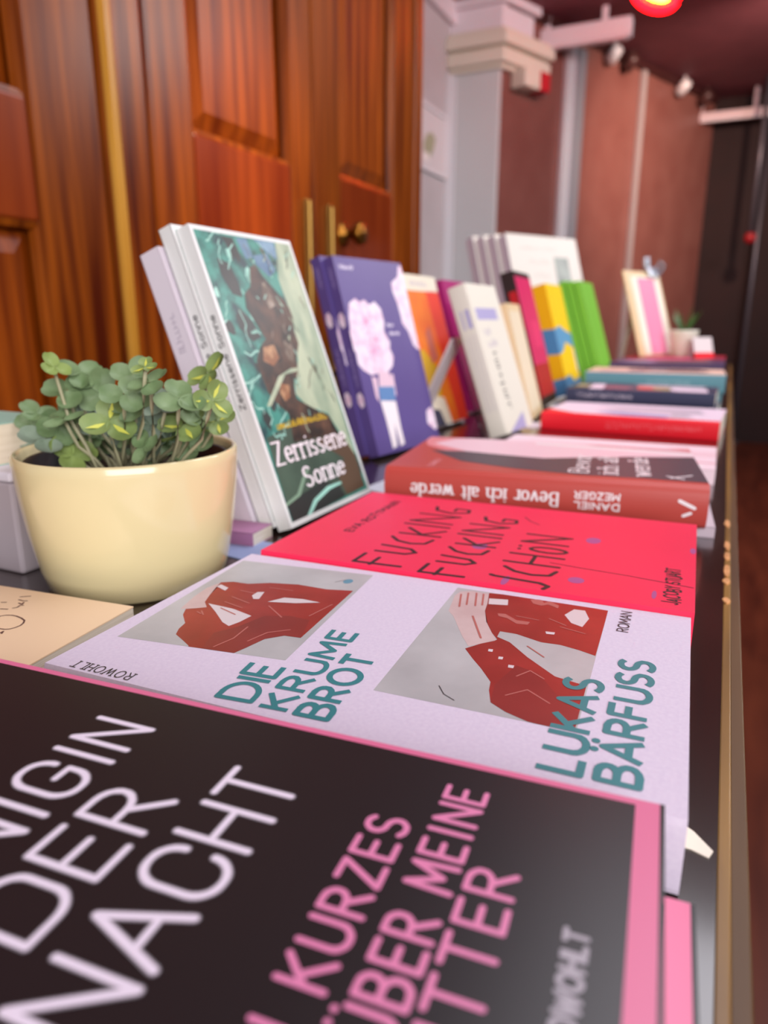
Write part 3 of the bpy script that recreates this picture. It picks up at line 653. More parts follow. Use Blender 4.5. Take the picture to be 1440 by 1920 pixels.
# two copies of the black book
bk = Book(130, 212, 17, pinkp, spine=black_c)
bk.rect(2.1, 127.9, 6, 206, black_c, 1); bk.rect(0, 130, 0, 1.0, blk_rim, 1)
def rr(a0, a1, x0, x1, r=.3):
    # open round-cornered outline drawn anticlockwise from corner arc a0 to corner arc a1 (0 = upper right)
    C = [(x1-r,1-r,0),(x0+r,1-r,90),(x0+r,r,180),(x1-r,r,270)]; p = []
    for k in range(a0, a1+1):
        cx_, cy_, an = C[k % 4]; p += arc(cx_, cy_, r, r, an, an+90, 6)
    return p
neon = {'I': (.26, [[(.13,0),(.13,1)]]), 'C': (.64, [[(.64,.74)]+rr(0,3,0,.64)+[(.64,.26)]]),
        'G': (.66, [[(.66,.76)]+rr(0,3,0,.66)+[(.66,.46),(.36,.46)]]), 'O': (.68, [rr(0,4,0,.68)]), 'D': (.66, [[(0,0),(0,1)]+arc(.36,.7,.3,.3,90,0,6)+arc(.36,.3,.3,.3,0,-90,6)+[(0,0)]])}
neon['Ö'] = (.68, neon['O'][1]+[[(.2,1.2),(.21,1.2)],[(.47,1.2),(.48,1.2)]])
for txt, x, y, w in (('KÖNIGIN', 39, 123.5, 75), ('DER', 52.5, 100.4, 40), ('NACHT', 42.5, 77.4, 65.5)):
    st = letters(txt, x, y, 16.8, w, gap=.24, glyphs=neon)
    bk.front(sweep(st, 1.12, 1.12), grey_out, 2); bk.front(sweep(st, .78, .78), lav, 3)
for txt, x, y, h, w in (('EIN KURZES', 38, 50, 8.4, 66.5), ('ÜBER MEINE', 57.5, 37, 8.6, 62), ('MUTTER', 46, 26.1, 8.6, 51.5)):
    bk.front(sweep(letters(txt, x, y, h, w, gap=.3, glyphs=neon), .68, .68), pink_l, 2)
bk.front(B('ROWOHLT', 66, 12.3, 3.6, 23, wt=.15, gap=.26), silver, 2)
g = 'copies of the black and pink book'
ang = math.degrees(math.atan2(.07348, .9973))
b1 = bk.build('upper black book with pink border and white lettering in the foreground', lying(.00842, .01654, .017, ang), group=g)
dup(b1, lying(.0148, .0095, 0, ang-.8), 'lower black book with only its pink border showing under the upper one', g)

# white book with two photographs
board = mat('cover_white_board', '#dcd2e4', .6, var='#d2c6dc', vscale=700, lo=.25, hi=.75, bump=.06)
teal = mat('print_teal', '#2f7f86', .45); ink = mat('print_ink', '#2a262c', .45)
ph_bg = mat('photo_grey', '#bcbcbe', .4, var='#a8a8aa', vscale=28, lo=.35, hi=.65)
ph_red = mat('photo_red', '#a02c26', .36, var='#872019', vscale=45); ph_dark = mat('photo_dark_red', '#8d2a26', .36, var='#7c1f1b', vscale=40)
ph_pale = mat('photo_pale', '#d5cace', .4); ph_skin = mat('photo_skin', '#cfb9b8', .4, var='#c4a9a8', vscale=80); ph_blue = mat('photo_blue', '#5f93a8', .4); ph_vein = mat('photo_highlight', '#b4655e', .4)
edge_pink = mat('cover_pink_edge', '#e58aa4', .4)
wb = Book(128.5, 205, 21.5, board, hard=False, bulge=1.2)
QA = [(33.8,129.5),(123.7,135.7),(118.0,203.0),(26.1,197.2)]; QB = [(27.6,29.9),(123.2,31.1),(124.0,95.1),(26.9,93.1)]
wb.front([QA, QB], ph_bg, 1)
for n, m, l in (('arm1',ph_red,2),('hand1',ph_skin,2),('dark1',ph_dark,3),('hole1',ph_pale,3),('slit1',ph_pale,4),('nail1',ph_pale,4),('cuff1',ph_pale,4),
                ('arm2',ph_red,2),('hand2',ph_skin,2),('dark2',ph_dark,3),('sq2',ph_pale,3),('nail2',ph_pale,3),('dotA',ph_pale,4),('dotB',ph_pale,4),('dotC',ph_pale,4),('dotD',ph_pale,4),('fing2',ph_vein,4),('fing2b',ph_vein,4)):
    q = clip_to(ART[n], QA if n.endswith('1') else QB)
    if q: wb.front([q], m, l)
for st, m, w in ((FOLD1, ph_vein, .35), (FOLD2, ph_vein, .3), (FING2, ph_vein, .4), (HAIR1, ink, .12), (HAIR2, ink, .15)):
    wb.front([p for p in (clip_to(q if sum(q[i][0]*q[(i+1)%len(q)][1]-q[(i+1)%len(q)][0]*q[i][1] for i in range(len(q))) > 0 else q[::-1], QA if st in (FOLD1, HAIR1) else QB) for q in sweep(st, w, w)) if p], m, 4.5)
wb.front([[(112+3*math.cos(a*.6),143+2.2*math.sin(a*.6)) for a in range(10)]], ph_blue, 2)
wb.front(B('DIE', 5.4, 125.0, 11.8, 23.5, wt=.085, butt=True, rot=5), teal, 5)
wb.front(B('KRUME', 5.4, 112.0, 9.5, 58, wt=.1, butt=True, gap=.24, rot=3.6), teal, 5)
wb.front(B('BROT', 5.4, 98.6, 10.4, 42, wt=.1, butt=True, gap=.24, rot=3), teal, 5)
wb.front(B('LUKAS', 7.2, 26.2, 11.2, 53, wt=.1, butt=True, gap=.22), teal, 5)
wb.front(B('BÄRFUSS', 7.6, 11.6, 10.4, 73, wt=.105, butt=True, gap=.22), teal, 5)
wb.front(B('ROMAN', 104, 22, 3.9, 20.5, wt=.07), ink, 5)
# publisher's line runs along the spine edge, read from the head
st = letters('ROWOHLT', 0, 0, 4.2, 25, gap=.3, serif=.12)
st = [[(5.6 - y, 170 + x) for x, y in s] for s in st]
wb.front(sweep(st, .22, .22), ink, 5)
wb.build('white book with two red and grey photographs and teal lettering', lying(.0041, .160, .0005, 2.26))
t = thing('paper_slip', 'small cream paper tab poking out from under the white book', 'paper', Matrix.Translation((-.002,.183,.0)))
mb = MB(); mb.prism([(-.01,-.004),(.008,-.0045),(.0125,-.006),(.0135,-.003),(.0085,.003),(.005,.0055),(-.01,.007)],.0001,.0005,mat('slip_paper','#e6ddd0',.7)); mb.build('sheet', t)

# crimson book with hand lettering
crim = mat('cover_crimson', '#f42a56', .4, var='#ee2852', vscale=20); inkb = mat('print_marker', '#2a1016', .45); viol = mat('print_violet', '#a9508f', .45)
rb = Book(137, 202, 23.5, crim, bulge=.6)
hand = {'S': (.4, [[(.42,1.05),(.38,.98),(.3,.15),(.18,-.02),(0,.04)]]), 'C': (.42, [[(.36,.95),(.12,.72),(.03,.4),(.12,.1),(.42,.02)]]),
        'F': (.5, [[(.05,0),(0,1),(.52,.98)],[(-.04,.62),(.38,.60)]]), 'U': (.42, [[(0,.85),(.02,.2),(.18,.02),(.36,.2),(.42,.88)]]),
        'G': (.5, [[(.48,.9),(.16,.8),(.02,.42),(.2,.05),(.46,.1),(.48,.4),(.26,.4)]]), 'Ö': (.4, [arc(.2,.42,.19,.38,90,450,12),[(.08,1.02),(.09,1.02)],[(.3,1.04),(.31,1.04)]]),
        'K': (.46, [[(.02,0),(.0,.95)],[(.44,.9),(.05,.45),(.46,.02)]])}
rb.front(sweep(letters('FUCKING', 3, 126.5, 24.5, 114, gap=.26, jit=.07, glyphs=hand), 1.2, 1.05), inkb, 2)
rb.front(sweep(letters('FUCKING', 1.5, 95, 21.8, 104, gap=.26, jit=.08, glyphs=hand), 1.2, 1.05), inkb, 2)
rb.front(sweep(letters('SCHÖN', 2, 60, 25, 79, gap=.3, jit=.07, glyphs=hand), 1.2, 1.05), inkb, 2)
rb.front(sweep(letters('EVA ROTTMANN', 47, 174, 4.6, 72, gap=.22, jit=.1), .55, .55), inkb, 2)
rb.front(sweep(letters('JACOBY STUART', 6, 6.2, 5.6, 46, gap=.2, jit=.12), .5, .5), inkb, 2)
rb.front(sweep([[(38,64),(36,50),(34,30),(31,12),(29,1)],[(114,93),(106,88),(101,82)]], .3, .3), inkb, 2)
for x, y, rx, ry in ((49.5,102,5,4),(82.4,49.8,5.5,3.8),(18.6,49,4,3.6),(6,78,6,1.6),(84,1.5,5,1.4),(14,16,5,1.0)):
    rb.front([[(x+rx*math.cos(2*PI*i/16), y+ry*math.sin(2*PI*i/16)) for i in range(16)]], viol, 1)
rb.build('crimson book with handwritten black title and violet spots', lying(.0002, .2892, .0005, 1.85))

# brick-red thick book, spine towards the viewer
brick = mat('cover_brick', '#b8463e', .42); band_m = mat('print_dark_grey', '#4a424c', .42); pale_p = mat('print_pale_pink', '#ecc9d4', .42); salm = mat('print_salmon', '#e08a90', .42); whp = mat('print_white', '#efe6ea', .42)
bv = Book(136, 212, 28.5, brick, bulge=5.5)
bx0 = (0, 136, 0, 212)
bv.front([[(30,0),(136,0),(136,212),(118,212),(92,205),(66,180),(60,140),(58,100),(60,50)]], salm, 1)
for n, m, l in (('bevpink', pale_p, 2), ('bevband', band_m, 3)):
    q = clip(ART[n], *bx0)
    if q: bv.front([q], m, l)
bv.front([[(104,0),(112,0),(122,60),(130,120),(122,120),(112,60)]], whp, 3)
bv.front([[(118,0),(121,0),(131,70),(129,80)]], brick, 4)
for txt, y in (('Bevor', 74), ('ich alt', 55), ('werde', 34)):
    bv.front(sweep(letters(txt, 16, y, 13, 66, gap=.2, serif=.1), 1.5, .6), whp, 5)
bv.front(sweep([[(12,14),(20,24)],[(26,8),(14,22)]], 1.2, .6), whp, 5)
# spine lettering
bv.on_spine(sweep(fine(letters('Bevor ich alt werde', 92, -3.8, 9.2, 100, gap=.24, serif=.1), 1), .85, .45), whp, 1)
bv.on_spine(sweep(fine(letters('DANIEL', 53, 1.2, 4.3, 28, gap=.28), 1), .5, .5), whp, 1)
bv.on_spine(sweep(fine(letters('MEZGER', 53, -5.6, 4.3, 28, gap=.26), 1), .5, .5), whp, 1)
bv.on_spine(sweep(fine([[(8,0),(17,-4)]], 1), 1.1, 1.1), whp, 1); bv.on_spine(sweep(fine([[(10,3.5),(14,5.5)]], 1), 1.1, 1.0), whp, 1)
bv.front(sweep(scribble(16, 14, 180, 4.5, 22), .45, .45)+sweep(scribble(17, 7, 180, 4.5, 22), .45, .45), salm, 2)
bv.build('thick brick-red book with white spine lettering lying spine to the front', lying(0, .4795, .0078, 7.8))
# thin book underneath it and pale ones behind it
lil = mat('cover_lilac_grey', '#bfb0bb', .5); rose = mat('cover_rose_white', '#f0d8e2', .45); hotp = mat('print_hot_pink', '#e2477f', .45); redl = mat('print_red_line', '#c8324a', .45)
tb = Book(140, 206, 7.5, lil); tb.build('thin lilac-grey book lying under the brick-red book', lying(.0062, .487, 0, 4.5))
pb = Book(125, 205, 13, rose)
pb.rect(8, 20, 18, 32, hotp, 1); pb.rect(8, 18, 10, 15, whp, 1); pb.front([[(30,0),(33,0),(52,205),(50,205)]], redl, 1); pb.front([[(62,0),(90,0),(80,205),(70,205)]], pale_p, 1)
g = 'pale pink books behind the brick-red book'
p1 = pb.build('pale pink book with red lines lying right behind the brick-red book', lying(.003, .655, 0, .5), group=g)
# red-spined book
redc = mat('cover_bright_red', '#e81c2c', .42); lilw = mat('print_lilac_white', '#ecd9ea', .42); blu = mat('print_periwinkle', '#7f86b8', .42); gry = mat('print_mist', '#b8aebd', .42)
r2 = Book(132, 209, 23, redc, bulge=3)
r2.front([[(132,0),(132,209),(40,209),(8,170),(6,150),(4,120),(3,0)]], lilw, 1)
r2.front([[(8,60),(30,55),(44,130),(30,150),(9,110)]], blu, 2); r2.front([[(60,20),(100,30),(90,160),(60,120)]], gry, 2); r2.front([[(20,30),(50,40),(50,58),(12,56)]], gry, 2)
r2.on_spine(sweep(scribble(1, 20, -3, 6, 110), .5, .5), mat('print_rose_on_red','#f06068',.45), 1)
r2.build('bright red-spined book with a lilac-white and blue cover', lying(.003, .905, 0, -2.5))
# navy patterned pair
navy = mat('cover_navy', '#30344f', .42); olive = mat('print_olive', '#a9a578', .45); corl = mat('print_coral', '#d85848', .45)
n2 = Book(112, 200, 20, navy, bulge=2)
n2.front([[(10,10),(60,14),(70,60),(30,66),(12,50)]], lilw, 1); n2.front([[(20,70),(70,66),(80,110),(24,104)]], corl, 1); n2.front([[(20,60),(60,62),(66,84),(30,86)]], olive, 2)
n2.front([[(14,120),(60,112),(70,150),(40,160),(16,150)]], mat('print_mauve','#8c5a6c',.45), 1); n2.front([[(6,150),(90,158),(90,176),(6,170)]], lilw, 2); n2.front([[(40,176),(80,178),(80,196),(40,194)]], olive, 1)
n2.front([[(72,20),(108,16),(108,120),(80,100)]], gry, 1)
n2.on_spine(sweep(scribble(2, 108, -3, 6, 78), .5, .5), gry, 1)
g = 'navy books with a patchwork cover'
q1 = n2.build('upper navy book with a colourful patchwork cover behind the red-spined book', lying(-.006, 1.062, .0205, -1), group=g)
dup(q1, lying(-.003, 1.066, 0, -1.6), 'lower navy book mostly hidden under the upper patchwork one', g)
# teal-spined pair with a peach cover
tealc = mat('cover_dusty_teal', '#5f929e', .42); peach = mat('print_peach', '#e8c3b0', .45); plum = mat('print_plum', '#4e3444', .45)
t2 = Book(128, 206, 28, tealc, bulge=1.5)
t2.rect(3, 128, 0, 206, peach, 1); t2.rect(0, 4, 0, 206, whp, 2)
t2.front([[(40,30),(70,20),(110,40),(118,120),(90,150),(44,140)]], plum, 2); t2.front([[(60,90),(100,80),(110,110),(70,120)]], mat('print_slate','#6f7482',.45), 3); t2.front([[(20,120),(44,116),(60,190),(24,186)]], mat('print_dusty','#b78a92',.45), 2)
t2.on_spine(sweep(scribble(3, 50, -3, 7, 64), .55, .55), mat('print_teal_pale','#8fb6bd',.45), 1)
g = 'teal-spined books with a peach cover'
q1 = t2.build('upper teal-spined book with a peach and plum cover', lying(.004, 1.20, .0285, 2), group=g)
dup(q1, lying(.001, 1.206, 0, 1.2), 'lower teal-spined book under the peach-covered one', g)
# far stacks
purp = mat('cover_dull_purple', '#4b3c60', .42); f2 = Book(125, 190, 31, purp)
f2.front([[(20,20),(80,30),(90,110),(30,120)]], plum, 1); f2.front([[(30,120),(90,115),(100,170),(40,180)]], mat('print_orchid','#8d7aa0',.45), 1); f2.front([[(90,10),(120,12),(120,60),(92,60)]], navy, 1)
g = 'purple books behind the teal pair'
q1 = f2.build('upper dull purple book behind the teal-spined pair', lying(.0, 1.368, .0315, 0), group=g)
dup(q1, lying(-.003, 1.372, 0, .6), 'lower dull purple book under the other purple one', g)
f3 = Book(205, 186, 30.5, mat('cover_dark_red', '#a81c34', .42)); f3.front([[(0,0),(60,0),(60,40),(0,30)]], navy, 1); f3.front([[(20,60),(90,64),(90,150),(30,150)]], hotp, 1)
g = 'dark red books under the pink card'
q1 = f3.build('upper dark red book carrying the pink card and the small pot', lying(.0, 1.53, .031, 0), group=g)
dup(q1, lying(-.004, 1.535, 0, .8), 'lower dark red book at the far end of the counter', g)

# ------------------------------------------------------------------ clear stands for the leaning books
frost = mat('frosted_acrylic', '#e6dde2', .35, trans=.25)
acr = mat('clear_acrylic', '#f4f6f6', .05, trans=1.0, ior=1.3, spec=.3)
def stand(label, x, y, psi, th, depth, w, hgt, leg=.035, lm_=None):
    """clear sheet stand: sloping back and rear leg"""
    t = thing('book_stand', label, 'book stand', Matrix.Translation((x, y, 0)) @ Matrix.Rotation(-R(psi), 4, 'Z'), 'clear stands for the leaning books')
    s = math.sin(R(th)); c = math.cos(R(th)); d = depth/c
    mb = MB()
    def sheet(p, q, th_=.0022, acr=acr):
        dx, dz = q[0]-p[0], q[1]-p[1]; L = math.hypot(dx, dz); nx, nz = -dz/L*th_/2, dx/L*th_/2
        V = []
        for yy in (0, w): V += [(p[0]+nx,yy,p[1]+nz),(p[0]-nx,yy,p[1]-nz),(q[0]-nx,yy,q[1]-nz),(q[0]+nx,yy,q[1]+nz)]
        mb.mesh(V, [(0,1,2,3),(7,6,5,4),(0,4,5,1),(1,5,6,2),(2,6,7,3),(3,7,4,0)], acr)
    b0 = (-d-.004, .0015); b1 = (-d-.004-hgt*s, hgt*c)
    sheet(b0, b1); mb.build('back_plate', t)
    mb = MB(); sheet((b1[0]-.002, b1[1]-.003), (b1[0]-leg, .0015), .0026, lm_ or acr); mb.build('rear_leg', t)
    return t

# ------------------------------------------------------------------ leaning books
# teal cover with a bronze figure: two copies and a smaller white one behind
zw = mat('cover_white_gloss', '#e4e6e4', .35); m_teal = mat('print_sea_teal', '#3f8f80', .35, var='#143a40', vscale=75, lo=.42, hi=.66)
m_vein = mat('print_teal_vein', '#9fd6c6', .35); m_sage = mat('print_sage', '#b7c4a6', .35, var='#7f9880', vscale=70, stretch=(1,.35,1), lo=.4, hi=.75); m_bronze = mat('print_bronze', '#2a1e19', .35, var='#6a4a38', vscale=75, lo=.4, hi=.75)
m_br2 = mat('print_bronze_light', '#5c4a3c', .35, var='#a8998a', vscale=90, lo=.45, hi=.75); m_org = mat('print_copper', '#8a5a3a', .35, var='#c39a70', vscale=130, lo=.45, hi=.7); m_dkg = mat('print_deep_green', '#34443a', .35, var='#4d6152', vscale=30); m_brn = mat('print_umber', '#5a4636', .35); m_ink2 = mat('print_charcoal', '#2b302f', .35); m_sky = mat('print_dusk_blue', '#4a6f8f', .35, var='#7fa2b8', vscale=50); m_gold = mat('print_gold', '#c9a81e', .4)
zb = Book(115, 201, 10.5, zw)
IMG = (3, 112, 3.5, 198); zb.rect(*IMG, m_teal, 1)
def zf(n, m, l):
    q = clip(ART[n], *IMG)
    if q: zb.front([q], m, l)
zf('z_right', m_sage, 2); zf('z_low', m_dkg, 2); zf('z_brown', m_brn, 3)
for n in ('z_blue1','z_blue2','z_blue3'): zf(n, m_sky, 2)
for n in ('z_dark1','z_dark2','z_dark3'): zf(n, m_ink2, 3)
rnd = random.Random(4)
for k in range(26):   # torn pale veins over the teal half
    x, y = rnd.uniform(5, 62), rnd.uniform(60, 195); a = rnd.uniform(0, PI); L = rnd.uniform(8, 26); pts = []
    for i in range(6):
        pts.append((x+L*(i/5-.5)*math.cos(a)+rnd.uniform(-2,2), y+L*(i/5-.5)*math.sin(a)+rnd.uniform(-2,2)))
    for p in sweep([pts], .45, .7, nn=6):
        p = clip(p, *IMG)
        if p: zb.front([p], m_vein, 4)
for k in range(14):
    x, y = rnd.uniform(5, 50), rnd.uniform(70, 195); rr = rnd.uniform(2.5, 6)
    p = clip([(x+rr*rnd.uniform(.5,1)*math.cos(2*PI*i/8), y+rr*1.5*rnd.uniform(.5,1)*math.sin(2*PI*i/8)) for i in range(8)], *IMG)
    if p: zb.front([p], rnd.choice((m_ink2, m_vein, m_vein)), 3)
zf('z_fig', m_bronze, 5)
for n, m in (('z_face1',m_br2),('z_face2',m_org),('z_face3',m_br2),('z_face4',m_org)): zf(n, m, 6)
for k in range(34):   # cracks and drips over the bronze figure and the pale side
    x, y = rnd.uniform(45, 105), rnd.uniform(60, 190); L = rnd.uniform(6, 18); a = rnd.uniform(.9, 2.2); pts = [(x+L*(i/4-.5)*math.cos(a)+rnd.uniform(-1.5,1.5), y+L*(i/4-.5)*math.sin(a)) for i in range(5)]
    for p in sweep([pts], rnd.uniform(.25,.6), .5, nn=6):
        p = clip(p, *IMG)
        if p: zb.front([p], rnd.choice((m_vein, m_br2, m_sage, m_ink2)), 7)
zf('z_blob', m_ink2, 3); zf('z_curve1', m_vein, 4); zf('z_curve2', mat('print_moss','#7f9c84',.35), 4); zf('z_ray1', m_sage, 6); zf('z_ray2', m_sage, 6)
zb.front(sweep(letters('Zerrissene', 8, 41.5, 15, 94, gap=.24, serif=.09), 1.35, .7), whp, 8)
zb.front(sweep(letters('Sonne', 33, 21.6, 13.5, 54, gap=.24, serif=.09), 1.35, .7), whp, 8)
zb.front(sweep(scribble(4, 21, 64.5, 4.2, 65), .5, .5), m_gold, 8)
zb.on_spine(sweep(letters('Zerrissene Sonne', 82, -1.6, 4.2, 62, gap=.2), .35, .35), ink, 1)
g = 'copies of the book with the bronze figure'
zp = (-.243, .375, .0052, .5, 19.9)
q1 = zb.build('leaning book with a bronze figure on teal, front copy of its row', leaning(*zp, 10.5), group=g)
dup(q1, leaning(*zp, 10.5, 1, dy=-.003), 'leaning white-spined book, second in the row behind the bronze figure cover', g)
z3 = Book(112, 186, 16, mat('cover_lilac_white','#ded6e0',.4)); z3.on_spine(sweep(scribble(5, 120, -2, 5, 26), .4, .4), gry, 1)
z3.build('shorter lilac-white book at the back of the bronze figure row', leaning(-.243-.0245, .368, .0062, .5, 19.9, 16, gap=0))
stand('clear stand holding the bronze figure books beside the plant pot', -.243, .372, .5, 19.9, .0415, .11, .09)

# violet cover with a flower-headed figure: two copies
vio = mat('cover_violet', '#5d4d8c', .42, var='#574784', vscale=12); petal = mat('print_petal', '#ecdcea', .42, var='#dcaecb', vscale=110, lo=.45, hi=.75); rosy = mat('print_rosy', '#d66aa0', .42, var='#e6b3d2', vscale=120); lvp = mat('print_lavender_shade', '#b9a8d4', .42); pblue = mat('print_cloth_blue', '#5f86b8', .42); skinp = mat('print_skin_pink', '#e0c2d2', .42)
pbk = Book(119, 200, 12, vio)
PB = (0, 119, 0, 200)
for n, m, l in (('p_flower',petal,1),('p_f2',petal,1),('p_f3',petal,1),('p_neck',skinp,2),('p_blue',pblue,3),('p_leg',whp,2),('p_armL',skinp,2),('p_armR',skinp,2)):
    q = clip([(a*.96-12, b*.98) for a, b in ART[n]], *PB)
    if q: pbk.front([q], m, l)
rnd = random.Random(9); fp = [(a*.96-12, b*.98) for a, b in ART['p_flower']]
fcx = sum(p[0] for p in fp)/len(fp); fcy = sum(p[1] for p in fp)/len(fp)
for cx_, cy_, n_, r0, r1 in ((fcx+1, fcy-16, 15, 2, 15), (fcx-1, fcy+15, 13, 2, 15), (fcx+8, fcy-4, 8, 3, 10)):
    for k in range(n_):
        a = 2*PI*k/n_+rnd.uniform(-.15,.15); L = r1*rnd.uniform(.6,1)
        for p in sweep([[(cx_+r0*math.cos(a), cy_+r0*math.sin(a)), (cx_+L*math.cos(a), cy_+L*.95*math.sin(a))]], .5, .5, nn=6):
            pbk.front([p], rosy if k % 3 else lvp, 2)
    pbk.front([[(cx_+2.6*math.cos(2*PI*i/9), cy_+2.2*math.sin(2*PI*i/9)) for i in range(9)]], rosy, 3)
pbk.front(sweep(scribble(6, 8, 188, 4, 22), .4, .4), lav, 2)
pbk.front(sweep(scribble(7, 66, 130, 4.2, 12), .45, .45)+sweep(scribble(8, 68, 121, 4.2, 20), .45, .45), lav, 2)
for y0, w in ((170, 22), (92, 18), (72, 22)): pbk.on_spine(sweep(scribble(y0, y0, -1.5, 3.4, w), .35, .35), mat('print_violet_pale','#8d7fb4',.42), 1)
for y0 in (132, 52):
    pbk.on_spine([[(y0,-3),(y0+8,-4),(y0+14,-1),(y0+12,3),(y0+4,4),(y0-2,1)]], petal, 1)
g = 'copies of the violet book'
pp = (-.302, .630, .0050, 10, 16.3)
q1 = pbk.build('violet leaning book with a flower-headed figure, front copy', leaning(*pp, 12), group=g)
dup(q1, leaning(*pp, 12, 1, dy=-.004), 'violet leaning book directly behind the other violet copy', g)
stand('clear stand holding the violet books', -.302, .635, 10, 16.3, .027, .11, .09)

# orange and red book with a cream head strip
orc = mat('cover_orange', '#f08a1c', .42, var='#ea6420', vscale=26); crm = mat('cover_cream', '#e6dfca', .45); yel = mat('print_mustard', '#d6ac1c', .42); redo = mat('print_scarlet', '#e23a24', .42); grn = mat('print_leaf_green', '#6fae3c', .42)
ob = Book(112, 196, 14, orc, spine=crm)
ob.rect(0, 112, 175, 196, crm, 1); ob.front([[(78,0),(112,0),(112,176),(70,176)]], redo, 1); ob.front([[(0,40),(40,30),(56,70),(20,100),(0,96)]], yel, 1); ob.front([[(0,0),(56,0),(48,34),(0,44)]], crm, 2); ob.front([[(0,140),(14,150),(10,176),(0,176)]], grn, 2); ob.front([[(36,80),(60,86),(56,130),(40,120)]], mat('print_clay','#c46a5c',.42), 2)
ob.front([[(0,0),(34,0),(26,20),(0,24)]], navy, 3)
ob.front(sweep(scribble(9, 30, 182, 7, 50), .6, .6), gry, 2)
ob.build('leaning orange and red book with a cream strip at its head', leaning(-.322, .838, .0052, 3, 16.8, 14))
stand('clear stand behind the orange and red book', -.318, .845, 3, 16.8, .018, .10, .12)

# cream booklet
cb = Book(98, 179, 22, mat('cover_ivory', '#e2decf', .5), bulge=1.0)
lvb = mat('print_lavender_block', '#a9a3cc', .45)
cb.rect(10, 78, 136, 150, lvb, 1); cb.front([[(12,0),(72,0),(72,20)]], lvb, 1)
cb.front(sweep(scribble(10, 20, 118, 8, 20), .7, .7)+sweep(scribble(11, 22, 104, 8, 28), .7, .7), gry, 1)
st = scribble(12, 0, 0, 15, 74); st = [[(38-y, 96-x) for x, y in s] for s in st]
cb.front(sweep(st, .9, .9), ink, 1)
for x in (-6,-1,4): cb.on_spine(sweep([[(30,x),(120,x)]], .35, .35), gry, 1)
cb.on_spine([[(128,-7),(150,-7),(150,-2),(128,-2)]], lvb, 1); cb.on_spine([[(128,2),(150,2),(150,4),(128,4)]], lvb, 1)
cb.build('leaning ivory booklet with lavender blocks and dark handwriting', leaning(-.219, .802, .0085, 3.5, 19.4, 22))
stand('stand with a frosted rear leg behind the ivory booklet', -.219, .804, 3.5, 19.4, .025, .03, .125, .055, frost)

# magenta book behind it
mg = Book(118, 198, 12, mat('cover_magenta', '#a81e6e', .42)); mg.rect(20, 100, 30, 150, mat('print_magenta_dark','#8c1a5e',.42), 1)
mg.build('magenta book leaning behind the ivory booklet', leaning(-.333, 1.021, .004, 1.3, 16.5, 12))
# peach-cream book
pc = Book(109, 160, 14, mat('cover_peach_cream', '#ecd3a6', .45)); pc.rect(6, 100, 10, 150, mat('print_cream_pale','#f0e2c4',.45), 1)
pc.build('small peach-cream book leaning beside the ivory booklet', leaning(-.229, .965, .0045, -6, 15.9, 14))
# pink, red and black book
blk = mat('cover_soft_black', '#2a1c1c', .42); hp = mat('cover_hot_pink', '#d81e62', .42); rd = mat('print_deep_red', '#b8141e', .42)
kb = Book(114, 208, 20, blk); kb.rect(4, 114, 64, 200, hp, 1); kb.rect(4, 114, 14, 64, rd, 1); kb.front([[(40,92),(96,90),(100,130),(50,134)]], mat('print_rose_red','#e8306e',.42), 2)
kb.on_spine([[(120,-9),(178,-9),(178,3),(120,3)]], rd, 1); kb.on_spine([[(10,-9),(60,-9),(60,9),(10,9)]], rd, 1); kb.on_spine([[(60,0),(118,-2),(118,9),(60,9)]], mat('print_flesh','#d8a890',.42), 1)
kb.build('leaning hot pink, red and black book', leaning(-.243, 1.09, .0085, -2, 16.3, 20))
# yellow and blue books (two copies)
ylw = mat('cover_yellow', '#fbd000', .42); ambr = mat('cover_amber_spine', '#f0b000', .42); sky = mat('print_sky', '#5c9cc8', .42); skd = mat('print_sky_deep', '#4c84b4', .42)
yb = Book(119, 195, 24, ylw, spine=ambr)
yb.front([[(0,72),(30,76),(60,92),(119,80),(119,106),(80,112),(40,122),(0,116)]], sky, 1); yb.front([[(0,0),(119,0),(119,26),(70,20),(40,34),(0,30)]], skd, 1); yb.rect(110, 119, 34, 78, whp, 2)
yb.on_spine([[(72,-12),(76,12),(120,12),(116,-12)]], skd, 1); yb.on_spine([[(0,-12),(0,12),(30,12),(30,-12)]], skd, 1)
g = 'yellow and blue leaning books'
yb.build('leaning yellow book with a blue wavy band', leaning(-.240, 1.269, .0102, 1, 16.2, 24), group=None)
# green books with a grey one in front of the spine side
gr = mat('cover_green', '#7cc23c', .42); gb = Book(119, 208, 11, gr)
gb.rect(0, 119, 0, 4, whp, 1)
g = 'green leaning books'
gp = (-.206, 1.443, .0110, 2.2, 17.8)
labs = ('green leaning book, front copy nearest the edge of the counter', 'green leaning book in the middle of the green row', 'green leaning book at the back of the green row')
q1 = gb.build(labs[0], leaning(*gp, 11), group=g)
for k in (1, 2): dup(q1, leaning(*gp, 11, k, gap=1.6, dy=-.004*k), labs[k], g)
gs = Book(115, 196, 16, mat('cover_mist_grey', '#cfc6cc', .45)); gs.build('pale grey book leaning behind the green row', leaning(-.206-.0415, 1.43, .011, 2.2, 17.8, 16))
